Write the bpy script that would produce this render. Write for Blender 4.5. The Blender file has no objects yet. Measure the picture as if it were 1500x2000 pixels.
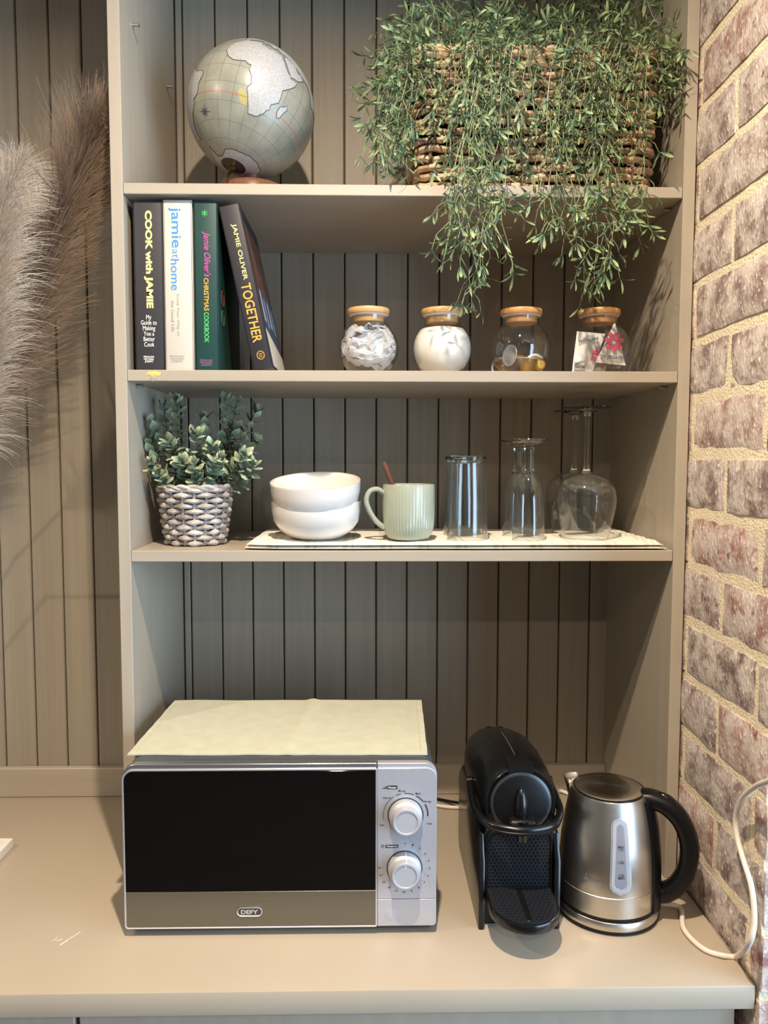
import bpy, bmesh, math, random
from mathutils import Vector, Matrix, Quaternion, noise
rnd = random.Random(7)
PI = math.pi
SC = bpy.context.scene
COL = SC.collection

# ------------------------------------------------------------------ camera
CAM = Vector((0.3669, -1.1959, 1.5714)); FPX = 1517.65
RR = Vector((0.9998, -0.0193, 0.0014)).normalized()
WW = Vector((0.0193, 0.9974, -0.0688)).normalized()
UU = RR.cross(WW).normalized()
cd = bpy.data.cameras.new('camera'); cam = bpy.data.objects.new('camera', cd); COL.objects.link(cam)
cd.sensor_fit = 'VERTICAL'; cd.sensor_height = 36; cd.sensor_width = 27; cd.lens = 36 * FPX / 2000
cd.clip_start = 0.02; cd.clip_end = 50
cam.matrix_world = Matrix(((RR.x, UU.x, -WW.x, CAM.x), (RR.y, UU.y, -WW.y, CAM.y), (RR.z, UU.z, -WW.z, CAM.z), (0, 0, 0, 1)))
SC.camera = cam

# ------------------------------------------------------------------ world, lights, exposure
w = bpy.data.worlds.new('sky'); SC.world = w; w.use_nodes = True
bg = w.node_tree.nodes['Background']; bg.inputs[0].default_value = (0.55, 0.74, 1.0, 1); bg.inputs[1].default_value = 0.8
def area(name, loc, target, sx, sy, power, col):
    l = bpy.data.lights.new(name, 'AREA'); l.shape = 'RECTANGLE'; l.size = sx; l.size_y = sy; l.energy = power; l.color = col
    o = bpy.data.objects.new(name, l); COL.objects.link(o); o.location = loc
    o.rotation_euler = (Vector(target) - Vector(loc)).to_track_quat('-Z', 'Y').to_euler(); return o
def downlight(name, loc, power, col, size=0.04, spread=160):
    l = bpy.data.lights.new(name, 'AREA'); l.shape = 'DISK'; l.size = size; l.energy = power; l.color = col; l.spread = math.radians(spread)
    o = bpy.data.objects.new(name, l); COL.objects.link(o); o.location = loc; return o
WARM = (1.0, 0.835, 0.655)
area('window_daylight', (2.52, -1.75, 1.35), (0.2, -0.2, 1.35), 2.1, 2.0, 110, (0.52, 0.74, 1.0))
downlight('ceiling_spot', (0.355, -0.751, 2.615), 31.5, WARM)
downlight('fill_lamp_side', (-1.05, -0.90, 2.615), 15, WARM, spread=176)  # added fill lamp out of view, brightens the boarded wall beside the shelves
downlight('fill_lamp_rear', (0.355, -2.4, 2.615), 16, WARM)  # added fill lamp out of view, brightens the rear wall for steel reflections
SC.view_settings.view_transform = 'Standard'; SC.view_settings.look = 'None'
SC.view_settings.exposure = 0.15; SC.view_settings.gamma = 1.0; SC.view_settings.use_curve_mapping = False

# ------------------------------------------------------------------ helpers
def ray(u, v): return RR * ((u - 750) / FPX) + UU * ((1000 - v) / FPX) + WW
def ony(u, v, y): d = ray(u, v); return CAM + d * ((y - CAM.y) / d.y)
def onz(u, v, z): d = ray(u, v); return CAM + d * ((z - CAM.z) / d.z)
def onx(u, v, x): d = ray(u, v); return CAM + d * ((x - CAM.x) / d.x)
def lin(c): return tuple((x / 12.92 if x <= 0.04045 else ((x + 0.055) / 1.055) ** 2.4) for x in c)
def rgb(r, g, b): return lin((r / 255, g / 255, b / 255))

MATS = {}
def M(name, col, rough=0.5, metal=0.0, var=0.0, vscale=20.0, stretch=(1, 1, 1), bump=0.0, bscale=80.0, coat=0.0, spec=0.5, rand=0.0, col2=None, detail=4.0, bstretch=None, sheen=0.0, bdist=0.002):
    if name in MATS: return MATS[name]
    m = bpy.data.materials.new(name); m.use_nodes = True; nt = m.node_tree; N = nt.nodes; L = nt.links
    b = N['Principled BSDF']; b.inputs['Roughness'].default_value = rough; b.inputs['Metallic'].default_value = metal
    b.inputs['Coat Weight'].default_value = coat; b.inputs['Specular IOR Level'].default_value = spec; b.inputs['Base Color'].default_value = (*col, 1)
    b.inputs['Sheen Weight'].default_value = sheen
    tc = N.new('ShaderNodeTexCoord')
    out = None
    if var > 0 or col2:
        mp = N.new('ShaderNodeMapping'); mp.inputs['Scale'].default_value = stretch; L.new(tc.outputs['Object'], mp.inputs['Vector'])
        nz = N.new('ShaderNodeTexNoise'); nz.inputs['Scale'].default_value = vscale; nz.inputs['Detail'].default_value = detail; L.new(mp.outputs[0], nz.inputs['Vector'])
        cr = N.new('ShaderNodeValToRGB'); cr.color_ramp.elements[0].position = 0.32; cr.color_ramp.elements[1].position = 0.68
        a = tuple(x * (1 - var) for x in col); c = col2 if col2 else tuple(min(1, x * (1 + var)) for x in col)
        cr.color_ramp.elements[0].color = (*a, 1); cr.color_ramp.elements[1].color = (*c, 1)
        L.new(nz.outputs['Fac'], cr.inputs['Fac']); out = cr.outputs['Color']
    if rand > 0:
        oi = N.new('ShaderNodeObjectInfo'); mr = N.new('ShaderNodeMapRange'); mr.inputs[3].default_value = 1 - rand; mr.inputs[4].default_value = 1 + rand
        L.new(oi.outputs['Random'], mr.inputs[0]); hs = N.new('ShaderNodeHueSaturation'); L.new(mr.outputs[0], hs.inputs['Value'])
        if out: L.new(out, hs.inputs['Color'])
        else: hs.inputs['Color'].default_value = (*col, 1)
        out = hs.outputs['Color']
    if out: L.new(out, b.inputs['Base Color'])
    if bump > 0:
        mp2 = N.new('ShaderNodeMapping'); mp2.inputs['Scale'].default_value = bstretch or (1, 1, 1); L.new(tc.outputs['Object'], mp2.inputs['Vector'])
        n2 = N.new('ShaderNodeTexNoise'); n2.inputs['Scale'].default_value = bscale; n2.inputs['Detail'].default_value = 5; L.new(mp2.outputs[0], n2.inputs['Vector'])
        bp = N.new('ShaderNodeBump'); bp.inputs['Strength'].default_value = bump; bp.inputs['Distance'].default_value = bdist
        L.new(n2.outputs['Fac'], bp.inputs['Height']); L.new(bp.outputs[0], b.inputs['Normal'])
    MATS[name] = m; return m

def setp(o, label=None, cat=None, group=None, kind=None):
    if label: o['label'] = label
    if cat: o['category'] = cat
    if group: o['group'] = group
    if kind: o['kind'] = kind
    return o
def thing(name, label, cat, loc=(0, 0, 0), rot=(0, 0, 0), group=None):
    o = bpy.data.objects.new(name, None); COL.objects.link(o); o.location = loc; o.rotation_euler = rot; o.empty_display_size = 0.02
    return setp(o, label, cat, group)

class MB:
    """collects geometry (verts, faces) for ONE mesh object"""
    def __init__(s): s.v = []; s.f = []; s.tint = []
    def add(s, vs, fs):
        n = len(s.v); s.v += [tuple(x) for x in vs]; s.f += [tuple(i + n for i in f) for f in fs]; return s
    def bm(s, b):
        b.verts.ensure_lookup_table(); b.verts.index_update()
        s.add([v.co for v in b.verts], [[v.index for v in f.verts] for f in b.faces]); b.free(); return s
    def box(s, lo, hi, bev=0.0, seg=2, rot=None, piv=None):
        b = bmesh.new(); bmesh.ops.create_cube(b, size=1)
        lo = Vector(lo); hi = Vector(hi); c = (lo + hi) / 2; d = hi - lo
        for v in b.verts: v.co = Vector((v.co.x * d.x, v.co.y * d.y, v.co.z * d.z)) + c
        if bev > 0: bmesh.ops.bevel(b, geom=list(b.edges), offset=bev, segments=seg, profile=0.5, affect='EDGES')
        if rot is not None:
            p = Vector(piv) if piv is not None else c
            for v in b.verts: v.co = rot @ (v.co - p) + p
        return s.bm(b)
    def prism(s, pts, axis, a, b_, bev=0.0, seg=2):
        """closed polygon pts (2D) extruded along axis between a and b_"""
        def mk(p, t):
            return {'x': (t, p[0], p[1]), 'y': (p[0], t, p[1]), 'z': (p[0], p[1], t)}[axis]
        bb = bmesh.new(); n = len(pts)
        A = [bb.verts.new(mk(p, a)) for p in pts]; B = [bb.verts.new(mk(p, b_)) for p in pts]
        bb.faces.new(A); bb.faces.new(B[::-1])
        for i in range(n): bb.faces.new((A[i], B[i], B[(i + 1) % n], A[(i + 1) % n]))
        bmesh.ops.recalc_face_normals(bb, faces=bb.faces)
        if bev > 0:
            es = [e for e in bb.edges if (e.verts[0] in A) == (e.verts[1] in A)]
            bmesh.ops.bevel(bb, geom=es, offset=bev, segments=seg, profile=0.5, affect='EDGES')
        return s.bm(bb)
    def lathe(s, prof, n=48, c=(0, 0, 0), closed=False):
        vs = []; fs = []; m = len(prof)
        for i in range(n):
            a = 2 * PI * i / n
            for r, z in prof: vs.append((c[0] + r * math.cos(a), c[1] + r * math.sin(a), c[2] + z))
        for i in range(n):
            j = (i + 1) % n
            for k in range(m if closed else m - 1):
                k2 = (k + 1) % m
                fs.append((i * m + k, j * m + k, j * m + k2, i * m + k2))
        if not closed:
            for k in (0, m - 1):
                if prof[k][0] > 1e-6:
                    ring = [i * m + k for i in range(n)]; fs.append(tuple(ring[::-1] if k == 0 else ring))
        return s.add(vs, fs)
    def tube(s, path, r, n=8, closed=False, cap=True, flat=1.0, up=None):
        P = [Vector(p) for p in path]; m = len(P); vs = []; fs = []
        R_ = r if hasattr(r, '__len__') else [r] * m
        def tang(i):
            if closed: t = P[(i + 1) % m] - P[i - 1]
            else: t = P[min(i + 1, m - 1)] - P[max(i - 1, 0)]
            return t.normalized() if t.length > 1e-9 else Vector((0, 0, 1))
        t0 = tang(0); ref = Vector(up) if up is not None else (Vector((0, 0, 1)) if abs(t0.z) < 0.9 else Vector((1, 0, 0)))
        nx = (ref - t0 * ref.dot(t0)).normalized()
        for i in range(m):
            t = tang(i)
            if up is not None:
                q = ref - t * ref.dot(t)
                if q.length > 1e-4: nx = q.normalized()
            nx = (nx - t * nx.dot(t)).normalized(); ny = t.cross(nx)
            for k in range(n):
                a = 2 * PI * k / n; vs.append(P[i] + nx * (math.cos(a) * R_[i]) + ny * (math.sin(a) * R_[i] * flat))
        for i in range(m if closed else m - 1):
            j = (i + 1) % m
            for k in range(n):
                k2 = (k + 1) % n; fs.append((i * n + k, i * n + k2, j * n + k2, j * n + k))
        if not closed and cap:
            fs.append(tuple(range(n))[::-1]); fs.append(tuple((m - 1) * n + k for k in range(n)))
        return s.add(vs, fs)
    def sphere(s, c, r, sx=1, sy=1, sz=1, n=24, m=14):
        vs = []; fs = []
        for j in range(m + 1):
            t = PI * j / m
            for i in range(n):
                a = 2 * PI * i / n; vs.append((c[0] + r * sx * math.sin(t) * math.cos(a), c[1] + r * sy * math.sin(t) * math.sin(a), c[2] + r * sz * math.cos(t)))
        for j in range(m):
            for i in range(n):
                k = (i + 1) % n; fs.append((j * n + i, (j + 1) * n + i, (j + 1) * n + k, j * n + k))
        return s.add(vs, fs)
    def grid(s, fn, nu, nv):
        vs = [fn(i / nu, j / nv) for j in range(nv + 1) for i in range(nu + 1)]
        fs = [(j * (nu + 1) + i, j * (nu + 1) + i + 1, (j + 1) * (nu + 1) + i + 1, (j + 1) * (nu + 1) + i) for j in range(nv) for i in range(nu)]
        return s.add(vs, fs)
    def mesh(s, name, mat, smooth=False, weld=False, angle=40):
        me = bpy.data.meshes.new(name); me.from_pydata(s.v, [], s.f)
        if weld or smooth:
            b = bmesh.new(); b.from_mesh(me)
            if weld: bmesh.ops.remove_doubles(b, verts=b.verts, dist=1e-6)
            bmesh.ops.recalc_face_normals(b, faces=b.faces); b.to_mesh(me); b.free()
        if mat: me.materials.append(mat)
        if smooth:
            me.polygons.foreach_set('use_smooth', [True] * len(me.polygons))
            me.set_sharp_from_angle(angle=math.radians(angle))
        me.update(); return me
    def build(s, name, mat, parent=None, smooth=True, weld=True, angle=40, loc=None):
        return obj(name, s.mesh(name, mat, smooth, weld, angle), parent, loc)
def obj(name, me, parent=None, loc=None, rot=None):
    o = bpy.data.objects.new(name, me); COL.objects.link(o)
    if parent: o.parent = parent
    if loc is not None: o.location = loc
    if rot is not None: o.rotation_euler = rot
    return o
def struct(name, mb, mat, label=None, parent=None, smooth=False):
    o = mb.build(name, mat, parent, smooth=smooth)
    if not parent: o['kind'] = 'structure'
    if label: o['label'] = label
    return o
def catmull(P, k=6, closed=False):
    P = [Vector(p) for p in P]; n = len(P); out = []
    for i in range(n if closed else n - 1):
        if closed: a, b, c, d = P[i - 1], P[i], P[(i + 1) % n], P[(i + 2) % n]
        else: a, b, c, d = P[max(i - 1, 0)], P[i], P[i + 1], P[min(i + 2, n - 1)]
        for j in range(k):
            t = j / k
            out.append(0.5 * ((2 * b) + (c - a) * t + (2 * a - 5 * b + 4 * c - d) * t * t + (3 * b - 3 * c + d - a) * t ** 3))
    if not closed: out.append(P[-1])
    return out
def rrect(x0, x1, z0, z1, r, n=6):
    """rounded rectangle outline (2D); r = radius or four radii (bl, br, tr, tl)"""
    rs = r if hasattr(r, '__len__') else (r,) * 4; out = []
    for (cx, cz, a0, q) in ((x0, z0, PI, rs[0]), (x1, z0, 1.5 * PI, rs[1]), (x1, z1, 0, rs[2]), (x0, z1, 0.5 * PI, rs[3])):
        ox = cx + (q if cx == x0 else -q); oz = cz + (q if cz == z0 else -q)
        if q < 1e-6: out.append((cx, cz)); continue
        for i in range(n + 1):
            a = a0 + 0.5 * PI * i / n; out.append((ox + q * math.cos(a), oz + q * math.sin(a)))
    return out
DG = None
def text_part(name, body, mat, parent, o, ux, uy, w, h, bold=0.0, shear=0.0, lift=0.0002, keep=False, space=1.0):
    """flat lettering fitted into a w x h rectangle centred on o (ux reading direction, uy up)"""
    c = bpy.data.curves.new(name, 'FONT'); c.body = body; c.size = 1; c.align_x = 'CENTER'; c.offset = bold; c.shear = shear; c.space_character = space
    c.resolution_u = 3; c.space_line = 0.85
    t = bpy.data.objects.new('tmp_text', c); COL.objects.link(t)
    dg = bpy.context.evaluated_depsgraph_get(); me = bpy.data.meshes.new_from_object(t.evaluated_get(dg))
    bpy.data.objects.remove(t); bpy.data.curves.remove(c)
    me.name = name
    xs = [v.co.x for v in me.vertices]; ys = [v.co.y for v in me.vertices]
    if not xs: return None
    x0, x1, y0, y1 = min(xs), max(xs), min(ys), max(ys)
    ux = Vector(ux).normalized(); uy = Vector(uy).normalized(); nn = ux.cross(uy); o = Vector(o)
    sx = w / (x1 - x0); sy = h / (y1 - y0)
    if keep: sx = sy = min(sx, sy)
    for v in me.vertices:
        v.co = o + ux * ((v.co.x - (x0 + x1) / 2) * sx) + uy * ((v.co.y - (y0 + y1) / 2) * sy) + nn * lift
    me.materials.clear(); me.materials.append(mat)
    return obj(name, me, parent)

# ------------------------------------------------------------------ materials
PAINT = rgb(166, 155, 138)
M_paint = M('taupe_paint', PAINT, 0.42, var=0.045, vscale=9, stretch=(6, 6, 0.35), bump=0.12, bscale=60, bstretch=(8, 8, 0.4), bdist=0.0008)
M_paint_h = M('taupe_paint_shelf', PAINT, 0.42, var=0.045, vscale=9, stretch=(0.4, 6, 6), bump=0.12, bscale=60, bstretch=(0.4, 8, 8), bdist=0.0008)
M_board = M('taupe_board_paint', rgb(148, 138, 122), 0.5, var=0.07, vscale=7, stretch=(14, 6, 0.3), bump=0.35, bscale=60, bstretch=(9, 6, 0.3), rand=0.035, bdist=0.0012)
M_groove = M('groove_dark', rgb(70, 60, 48), 0.8)
M_top = M('worktop_paint', rgb(172, 158, 138), 0.36, var=0.03, vscale=5, stretch=(1, 1, 1), bump=0.04, bscale=40, bdist=0.0006)
M_plaster = M('cream_plaster', rgb(150, 144, 134), 0.8, bump=0.05)
M_ceil = M('white_ceiling', rgb(180, 176, 168), 0.8, bump=0.03)
M_floor = M('wood_floor', rgb(84, 68, 54), 0.45, var=0.15, vscale=3, stretch=(1, 8, 1))
M_steel = M('pin_steel', rgb(190, 190, 190), 0.28, metal=1.0)
M_black = M('black_gloss_plastic', rgb(14, 14, 16), 0.24, coat=0.1)
M_blackmat = M('black_satin_plastic', rgb(15, 15, 16), 0.36, spec=0.3)
M_blackgrid = M('black_grid_plastic', rgb(30, 32, 38), 0.32)
M_white = M('white_print', rgb(236, 232, 224), 0.6)
M_dark = M('dark_print', rgb(40, 40, 46), 0.6)
M_cordw = M('white_cord_rubber', rgb(222, 212, 200), 0.5)
M_cordb = M('black_cord_rubber', rgb(16, 16, 17), 0.45)
M_silver = M('silver_plastic', rgb(196, 196, 202), 0.34, metal=0.55, var=0.02, vscale=200)
M_knob = M('knob_silver', rgb(184, 183, 186), 0.45, metal=0.35)
M_chrome = M('chrome_line', rgb(232, 232, 236), 0.32, metal=0.8)

def brick_mat():
    m = bpy.data.materials.new('whitewashed_brick'); m.use_nodes = True; nt = m.node_tree; N = nt.nodes; L = nt.links; b = N['Principled BSDF']; b.inputs['Roughness'].default_value = 0.85
    tc = N.new('ShaderNodeTexCoord'); oi = N.new('ShaderNodeObjectInfo')
    off = N.new('ShaderNodeVectorMath'); off.operation = 'ADD'; L.new(tc.outputs['Object'], off.inputs[0])
    sc = N.new('ShaderNodeVectorMath'); sc.operation = 'SCALE'; sc.inputs[3].default_value = 7.0; L.new(oi.outputs['Location'], sc.inputs[0]); L.new(sc.outputs[0], off.inputs[1])
    base = N.new('ShaderNodeValToRGB'); cr = base.color_ramp; cr.elements[0].color = (*rgb(108, 86, 84), 1); cr.elements[1].color = (*rgb(138, 96, 88), 1)
    e = cr.elements.new(0.45); e.color = (*rgb(122, 98, 94), 1); e = cr.elements.new(0.72); e.color = (*rgb(160, 104, 92), 1); L.new(oi.outputs['Random'], base.inputs['Fac'])
    n1 = N.new('ShaderNodeTexNoise'); n1.inputs['Scale'].default_value = 26; n1.inputs['Detail'].default_value = 6; n1.inputs['Roughness'].default_value = 0.65; L.new(off.outputs[0], n1.inputs['Vector'])
    r1 = N.new('ShaderNodeValToRGB'); r1.color_ramp.elements[0].position = 0.38; r1.color_ramp.elements[1].position = 0.56
    r1.color_ramp.elements[0].color = (0.10, 0.10, 0.10, 1); r1.color_ramp.elements[1].color = (0.86, 0.86, 0.86, 1); L.new(n1.outputs['Fac'], r1.inputs['Fac'])
    mx = N.new('ShaderNodeMixRGB'); L.new(r1.outputs['Color'], mx.inputs['Fac']); L.new(base.outputs['Color'], mx.inputs[1]); mx.inputs[2].default_value = (*rgb(212, 200, 190), 1)
    n2 = N.new('ShaderNodeTexNoise'); n2.inputs['Scale'].default_value = 150; n2.inputs['Detail'].default_value = 3
    mpp = N.new('ShaderNodeMapping'); mpp.inputs['Scale'].default_value = (1, 1.5, 0.8); L.new(off.outputs[0], mpp.inputs['Vector']); L.new(mpp.outputs[0], n2.inputs['Vector'])
    r2 = N.new('ShaderNodeValToRGB'); r2.color_ramp.elements[0].position = 0.60; r2.color_ramp.elements[1].position = 0.68; L.new(n2.outputs['Fac'], r2.inputs['Fac'])
    mx2 = N.new('ShaderNodeMixRGB'); L.new(r2.outputs['Color'], mx2.inputs['Fac']); L.new(mx.outputs[0], mx2.inputs[1]); mx2.inputs[2].default_value = (*rgb(236, 224, 208), 1)
    n3 = N.new('ShaderNodeTexNoise'); n3.inputs['Scale'].default_value = 60; n3.inputs['Detail'].default_value = 4; L.new(off.outputs[0], n3.inputs['Vector'])
    r3 = N.new('ShaderNodeValToRGB'); r3.color_ramp.elements[0].position = 0.62; r3.color_ramp.elements[1].position = 0.76; L.new(n3.outputs['Fac'], r3.inputs['Fac'])
    mx3 = N.new('ShaderNodeMixRGB'); L.new(r3.outputs['Color'], mx3.inputs['Fac']); L.new(mx2.outputs[0], mx3.inputs[1]); mx3.inputs[2].default_value = (*rgb(112, 74, 66), 1)
    L.new(mx3.outputs[0], b.inputs['Base Color'])
    bp = N.new('ShaderNodeBump'); bp.inputs['Strength'].default_value = 0.7; bp.inputs['Distance'].default_value = 0.003; L.new(n2.outputs['Fac'], bp.inputs['Height']); L.new(bp.outputs[0], b.inputs['Normal'])
    return m
M_brick = brick_mat()
M_mortar = M('cream_mortar', rgb(232, 216, 186), 0.9, var=0.08, vscale=60, bump=0.8, bscale=260, bdist=0.003)

def glass_mat(name, tint=(0.97, 0.98, 0.98), ior=1.45, rough=0.02, gain=1.0):
    """thin clear glass: Fresnel reflection over plain transmission"""
    m = bpy.data.materials.new(name); m.use_nodes = True; nt = m.node_tree; N = nt.nodes; L = nt.links; N.remove(N['Principled BSDF'])
    tr = N.new('ShaderNodeBsdfTransparent'); tr.inputs[0].default_value = (*tint, 1)
    gl = N.new('ShaderNodeBsdfGlossy'); gl.inputs['Roughness'].default_value = rough; gl.inputs['Color'].default_value = (1, 1, 1, 1)
    fr = N.new('ShaderNodeLayerWeight'); fr.inputs['Blend'].default_value = 0.5      # Schlick: 0.04 + 0.96 * facing^5, the same on both sides of the wall
    pw = N.new('ShaderNodeMath'); pw.operation = 'POWER'; pw.inputs[1].default_value = 3.6; L.new(fr.outputs['Facing'], pw.inputs[0])
    mu = N.new('ShaderNodeMath'); mu.operation = 'MULTIPLY_ADD'; mu.inputs[1].default_value = 0.9 * gain; mu.inputs[2].default_value = 0.055; mu.use_clamp = True; L.new(pw.outputs[0], mu.inputs[0])
    mx = N.new('ShaderNodeMixShader'); L.new(mu.outputs[0], mx.inputs[0]); L.new(tr.outputs[0], mx.inputs[1]); L.new(gl.outputs[0], mx.inputs[2])
    L.new(mx.outputs[0], N['Material Output'].inputs['Surface']); return m
M_jar = glass_mat('jar_glass'); M_glass = glass_mat('drinking_glass', (0.975, 0.985, 0.98))
def solid_glass(name, col=(1, 1, 1)):
    m = bpy.data.materials.new(name); m.use_nodes = True; b = m.node_tree.nodes['Principled BSDF']
    b.inputs['Base Color'].default_value = (*col, 1); b.inputs['Transmission Weight'].default_value = 1; b.inputs['Roughness'].default_value = 0.02; b.inputs['IOR'].default_value = 1.45; return m
M_stem = solid_glass('solid_glass', (0.93, 0.97, 0.96))

# ------------------------------------------------------------------ the setting
ZC = 0.9; W_ = 0.8418; DB = 0.330; TH = 0.0182; CF = -0.2564
S1T, S1B, S2T, S2B, S3T, S3B = 1.981, 1.9646, 1.7049, 1.6879, 1.4289, 1.4118
CEIL = 2.64; FX = 0.8625; WE = -0.262

struct('floor', MB().box((-2.4, -3.6, -0.05), (2.7, 0.6, 0)), M_floor)
struct('ceiling', MB().box((-2.4, -3.6, CEIL), (2.7, 0.6, CEIL + 0.05)), M_ceil)
wb = struct('wall_back', MB().box((-2.4, DB + 0.007, 0), (2.7, DB + 0.12, CEIL)), M_groove)
struct('wall_left', MB().box((-2.4, -3.6, 0), (-2.3, 0.6, CEIL)), M_plaster)
struct('wall_rear', MB().box((-2.4, -3.7, 0), (2.7, -3.6, CEIL)), M_plaster)
wr = MB(); y0, y1, z0, z1 = -2.85, -0.65, 0.30, 2.38
wr.box((2.6, -3.6, 0), (2.7, y0, CEIL)); wr.box((2.6, y1, 0), (2.7, 0.6, CEIL)); wr.box((2.6, y0, 0), (2.7, y1, z0)); wr.box((2.6, y0, z1), (2.7, y1, CEIL))
struct('wall_right_far', wr, M_plaster)
win = MB()
for a in (y0, (y0 + y1) / 2 - 0.025, y1 - 0.05): win.box((2.61, a, z0), (2.66, a + 0.05, z1))
win.box((2.61, y0, z0), (2.66, y1, z0 + 0.05)); win.box((2.61, y0, z1 - 0.05), (2.66, y1, z1))
struct('window_1', win, M('white_window_frame', rgb(225, 225, 222), 0.5))

# tongue and groove boards on the back wall: every board one piece
def plank(x0, x1, z0, z1):
    g = 0.0013
    MB().box((x0 + g, DB, z0), (x1 - g, DB + 0.012, z1), 0.0018, 1).build('plank', M_board, wb, smooth=False)
PX = [0.0154 + 0.0609 * k for k in range(14)]
xs = [-0.1735 - 0.0609 * k for k in range(12)][::-1] + [-0.1126, -0.0517, -0.0182]
for a, b in zip(xs[:-1], xs[1:]): plank(a, b, ZC + 0.02, CEIL - 0.001)
xs = [-0.0182] + [0.0008] + PX + [W_ + TH]
for a, b in zip(xs[:-1], xs[1:]):
    if b - a > 0.012: plank(a, b, ZC + 0.02, CEIL - 0.001)
struct('baseboard_back', MB().box((-0.95, 0.3152, ZC + 0.0002), (-0.0184, DB - 0.0002, ZC + 0.0585), 0.0015, 1), M_paint_h, 'taupe painted upstand strip behind the worktop')
struct('baseboard_bay', MB().box((0.0002, 0.3152, ZC + 0.0002), (W_ - 0.0002, DB - 0.0002, ZC + 0.0585), 0.0015, 1), M_paint_h, 'taupe painted upstand strip inside the shelf bay')

# whitewashed brick wall: mortar body with every brick proud of it
wbk = struct('wall_right', MB().box((FX + 0.0032, WE + 0.005, 0), (FX + 0.10, DB, CEIL)), M_mortar, 'whitewashed brick wall with cream mortar')
def brick_mesh(L, seed):
    r = random.Random(seed); H = 0.0715; T = 0.1; b = MB(); nu, nv = max(3, int(L / 0.018)), 5
    ns = Vector((seed * 3.7, seed * 1.3, 0))
    def fn(u, v):
        y = (u - 0.5) * L; z = (v - 0.5) * H; e = min(u * L, (1 - u) * L, v * H, (1 - v) * H)
        d = noise.noise(Vector((y * 30, z * 30, 0)) + ns) * 0.0016
        jy = noise.noise(Vector((z * 45, 3, y * 9)) + ns) * 0.0022; jz = noise.noise(Vector((y * 30, 7, z * 9)) + ns) * 0.0022
        return Vector((d + (0.0028 if e < 0.001 else 0.0), y + (jy if e < 0.001 else 0), z + (jz if e < 0.001 else 0)))
    g = [[fn(i / nu, j / nv) for i in range(nu + 1)] for j in range(nv + 1)]
    b.grid(lambda u, v: g[round(v * nv)][round(u * nu)], nu, nv)
    rim = [g[0][i] for i in range(nu + 1)] + [g[j][nu] for j in range(1, nv + 1)] + [g[nv][i] for i in range(nu - 1, -1, -1)] + [g[j][0] for j in range(nv - 1, 0, -1)]
    n = len(rim); b.add(rim + [Vector((0.09, p.y, p.z)) for p in rim], [(i, (i + 1) % n, n + (i + 1) % n, n + i) for i in range(n)])
    return b.mesh('brick', M_brick, smooth=True, weld=True, angle=50)
BM = {}
def put_brick(y0, y1, zc, k):
    L = round(y1 - y0, 3); key = (L, k % 5)
    if key not in BM: BM[key] = brick_mesh(L, k % 5 + int(L * 1000))
    obj('brick', BM[key], wbk, (FX + rnd.uniform(-0.0015, 0.0008), (y0 + y1) / 2, zc + rnd.uniform(-0.001, 0.001)))
CH = 0.0862; zb = 1.5771; k0 = int(zb / CH)
for c in range(-k0, 13):
    z = zb + c * CH + CH / 2
    if z > CEIL - 0.04 or z < 0.05: continue
    if c % 2 == 0: ed = [WE, -0.2315, -0.2205, -0.0095, 0.0015, 0.2125]
    else: ed = [WE, -0.1255, -0.1145, 0.0965, 0.1075, 0.3185]
    for i in range(0, 6, 2): put_brick(ed[i], ed[i + 1], z, c * 3 + i + 50)

# ------------------------------------------------------------------ worktop and base cabinets
wt = thing('worktop', 'long taupe painted worktop running under the open shelves', 'worktop', (0, 0, ZC))
MB().box((-0.95, CF, -0.032), (0.861, DB, 0), 0.0018, 2).build('slab', M_top, wt)
M_scr = M('scratch_pale', rgb(226, 212, 188), 0.6)
sc = MB()
for (u0, v0, u1, v1) in ((116, 1846, 128, 1838), (128, 1838, 157, 1820), (103, 1838, 112, 1830), (118, 1846, 140, 1830), (110, 1838, 122, 1834)):
    a = onz(u0, v0, ZC) - Vector((0, 0, ZC)); b = onz(u1, v1, ZC) - Vector((0, 0, ZC))
    sc.tube([a, (a + b) / 2 + Vector((0.001, 0.0008, 0)), b], 0.00045, 5)
sc.build('scratch_mark', M_scr, wt)
gx = ony(150, 1996, -0.238).x
for i, (a, b, lab) in enumerate(((-0.95, gx - 0.0015, 'taupe base cabinet under the worktop at the pampas grass end'), (gx + 0.0015, 0.846, 'taupe base cabinet standing beside the brick wall under the worktop'))):
    t = thing('base_cabinet', lab, 'cabinet', ((a + b) / 2, 0, 0)); hw = (b - a) / 2
    MB().box((-hw, -0.218, 0.1), (hw, DB - 0.001, 0.8675)).build('carcass', M_dark, t, smooth=False)
    MB().box((-hw, -0.19, 0.0), (hw, -0.17, 0.1)).build('plinth', M_paint_h, t, smooth=False)
    nd = 1 if i == 1 else 2
    for k in range(nd):
        x0 = -hw + 2 * hw * k / nd + 0.0015; x1 = -hw + 2 * hw * (k + 1) / nd - 0.0015
        if i == 1 and k == 0: pass
        d = MB().box((x0, -0.238, 0.105), (x1, -0.2185, 0.862), 0.0015, 1).build('door', M_paint, t, smooth=False)
        MB().tube([((x0 + x1) / 2 - 0.06, -0.262, 0.80), ((x0 + x1) / 2 + 0.06, -0.262, 0.80)], 0.005, 8).box(((x0 + x1) / 2 - 0.055, -0.262, 0.797), ((x0 + x1) / 2 - 0.049, -0.238, 0.803)).box(((x0 + x1) / 2 + 0.049, -0.262, 0.797), ((x0 + x1) / 2 + 0.055, -0.238, 0.803)).build('handle', M_steel, d)

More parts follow.
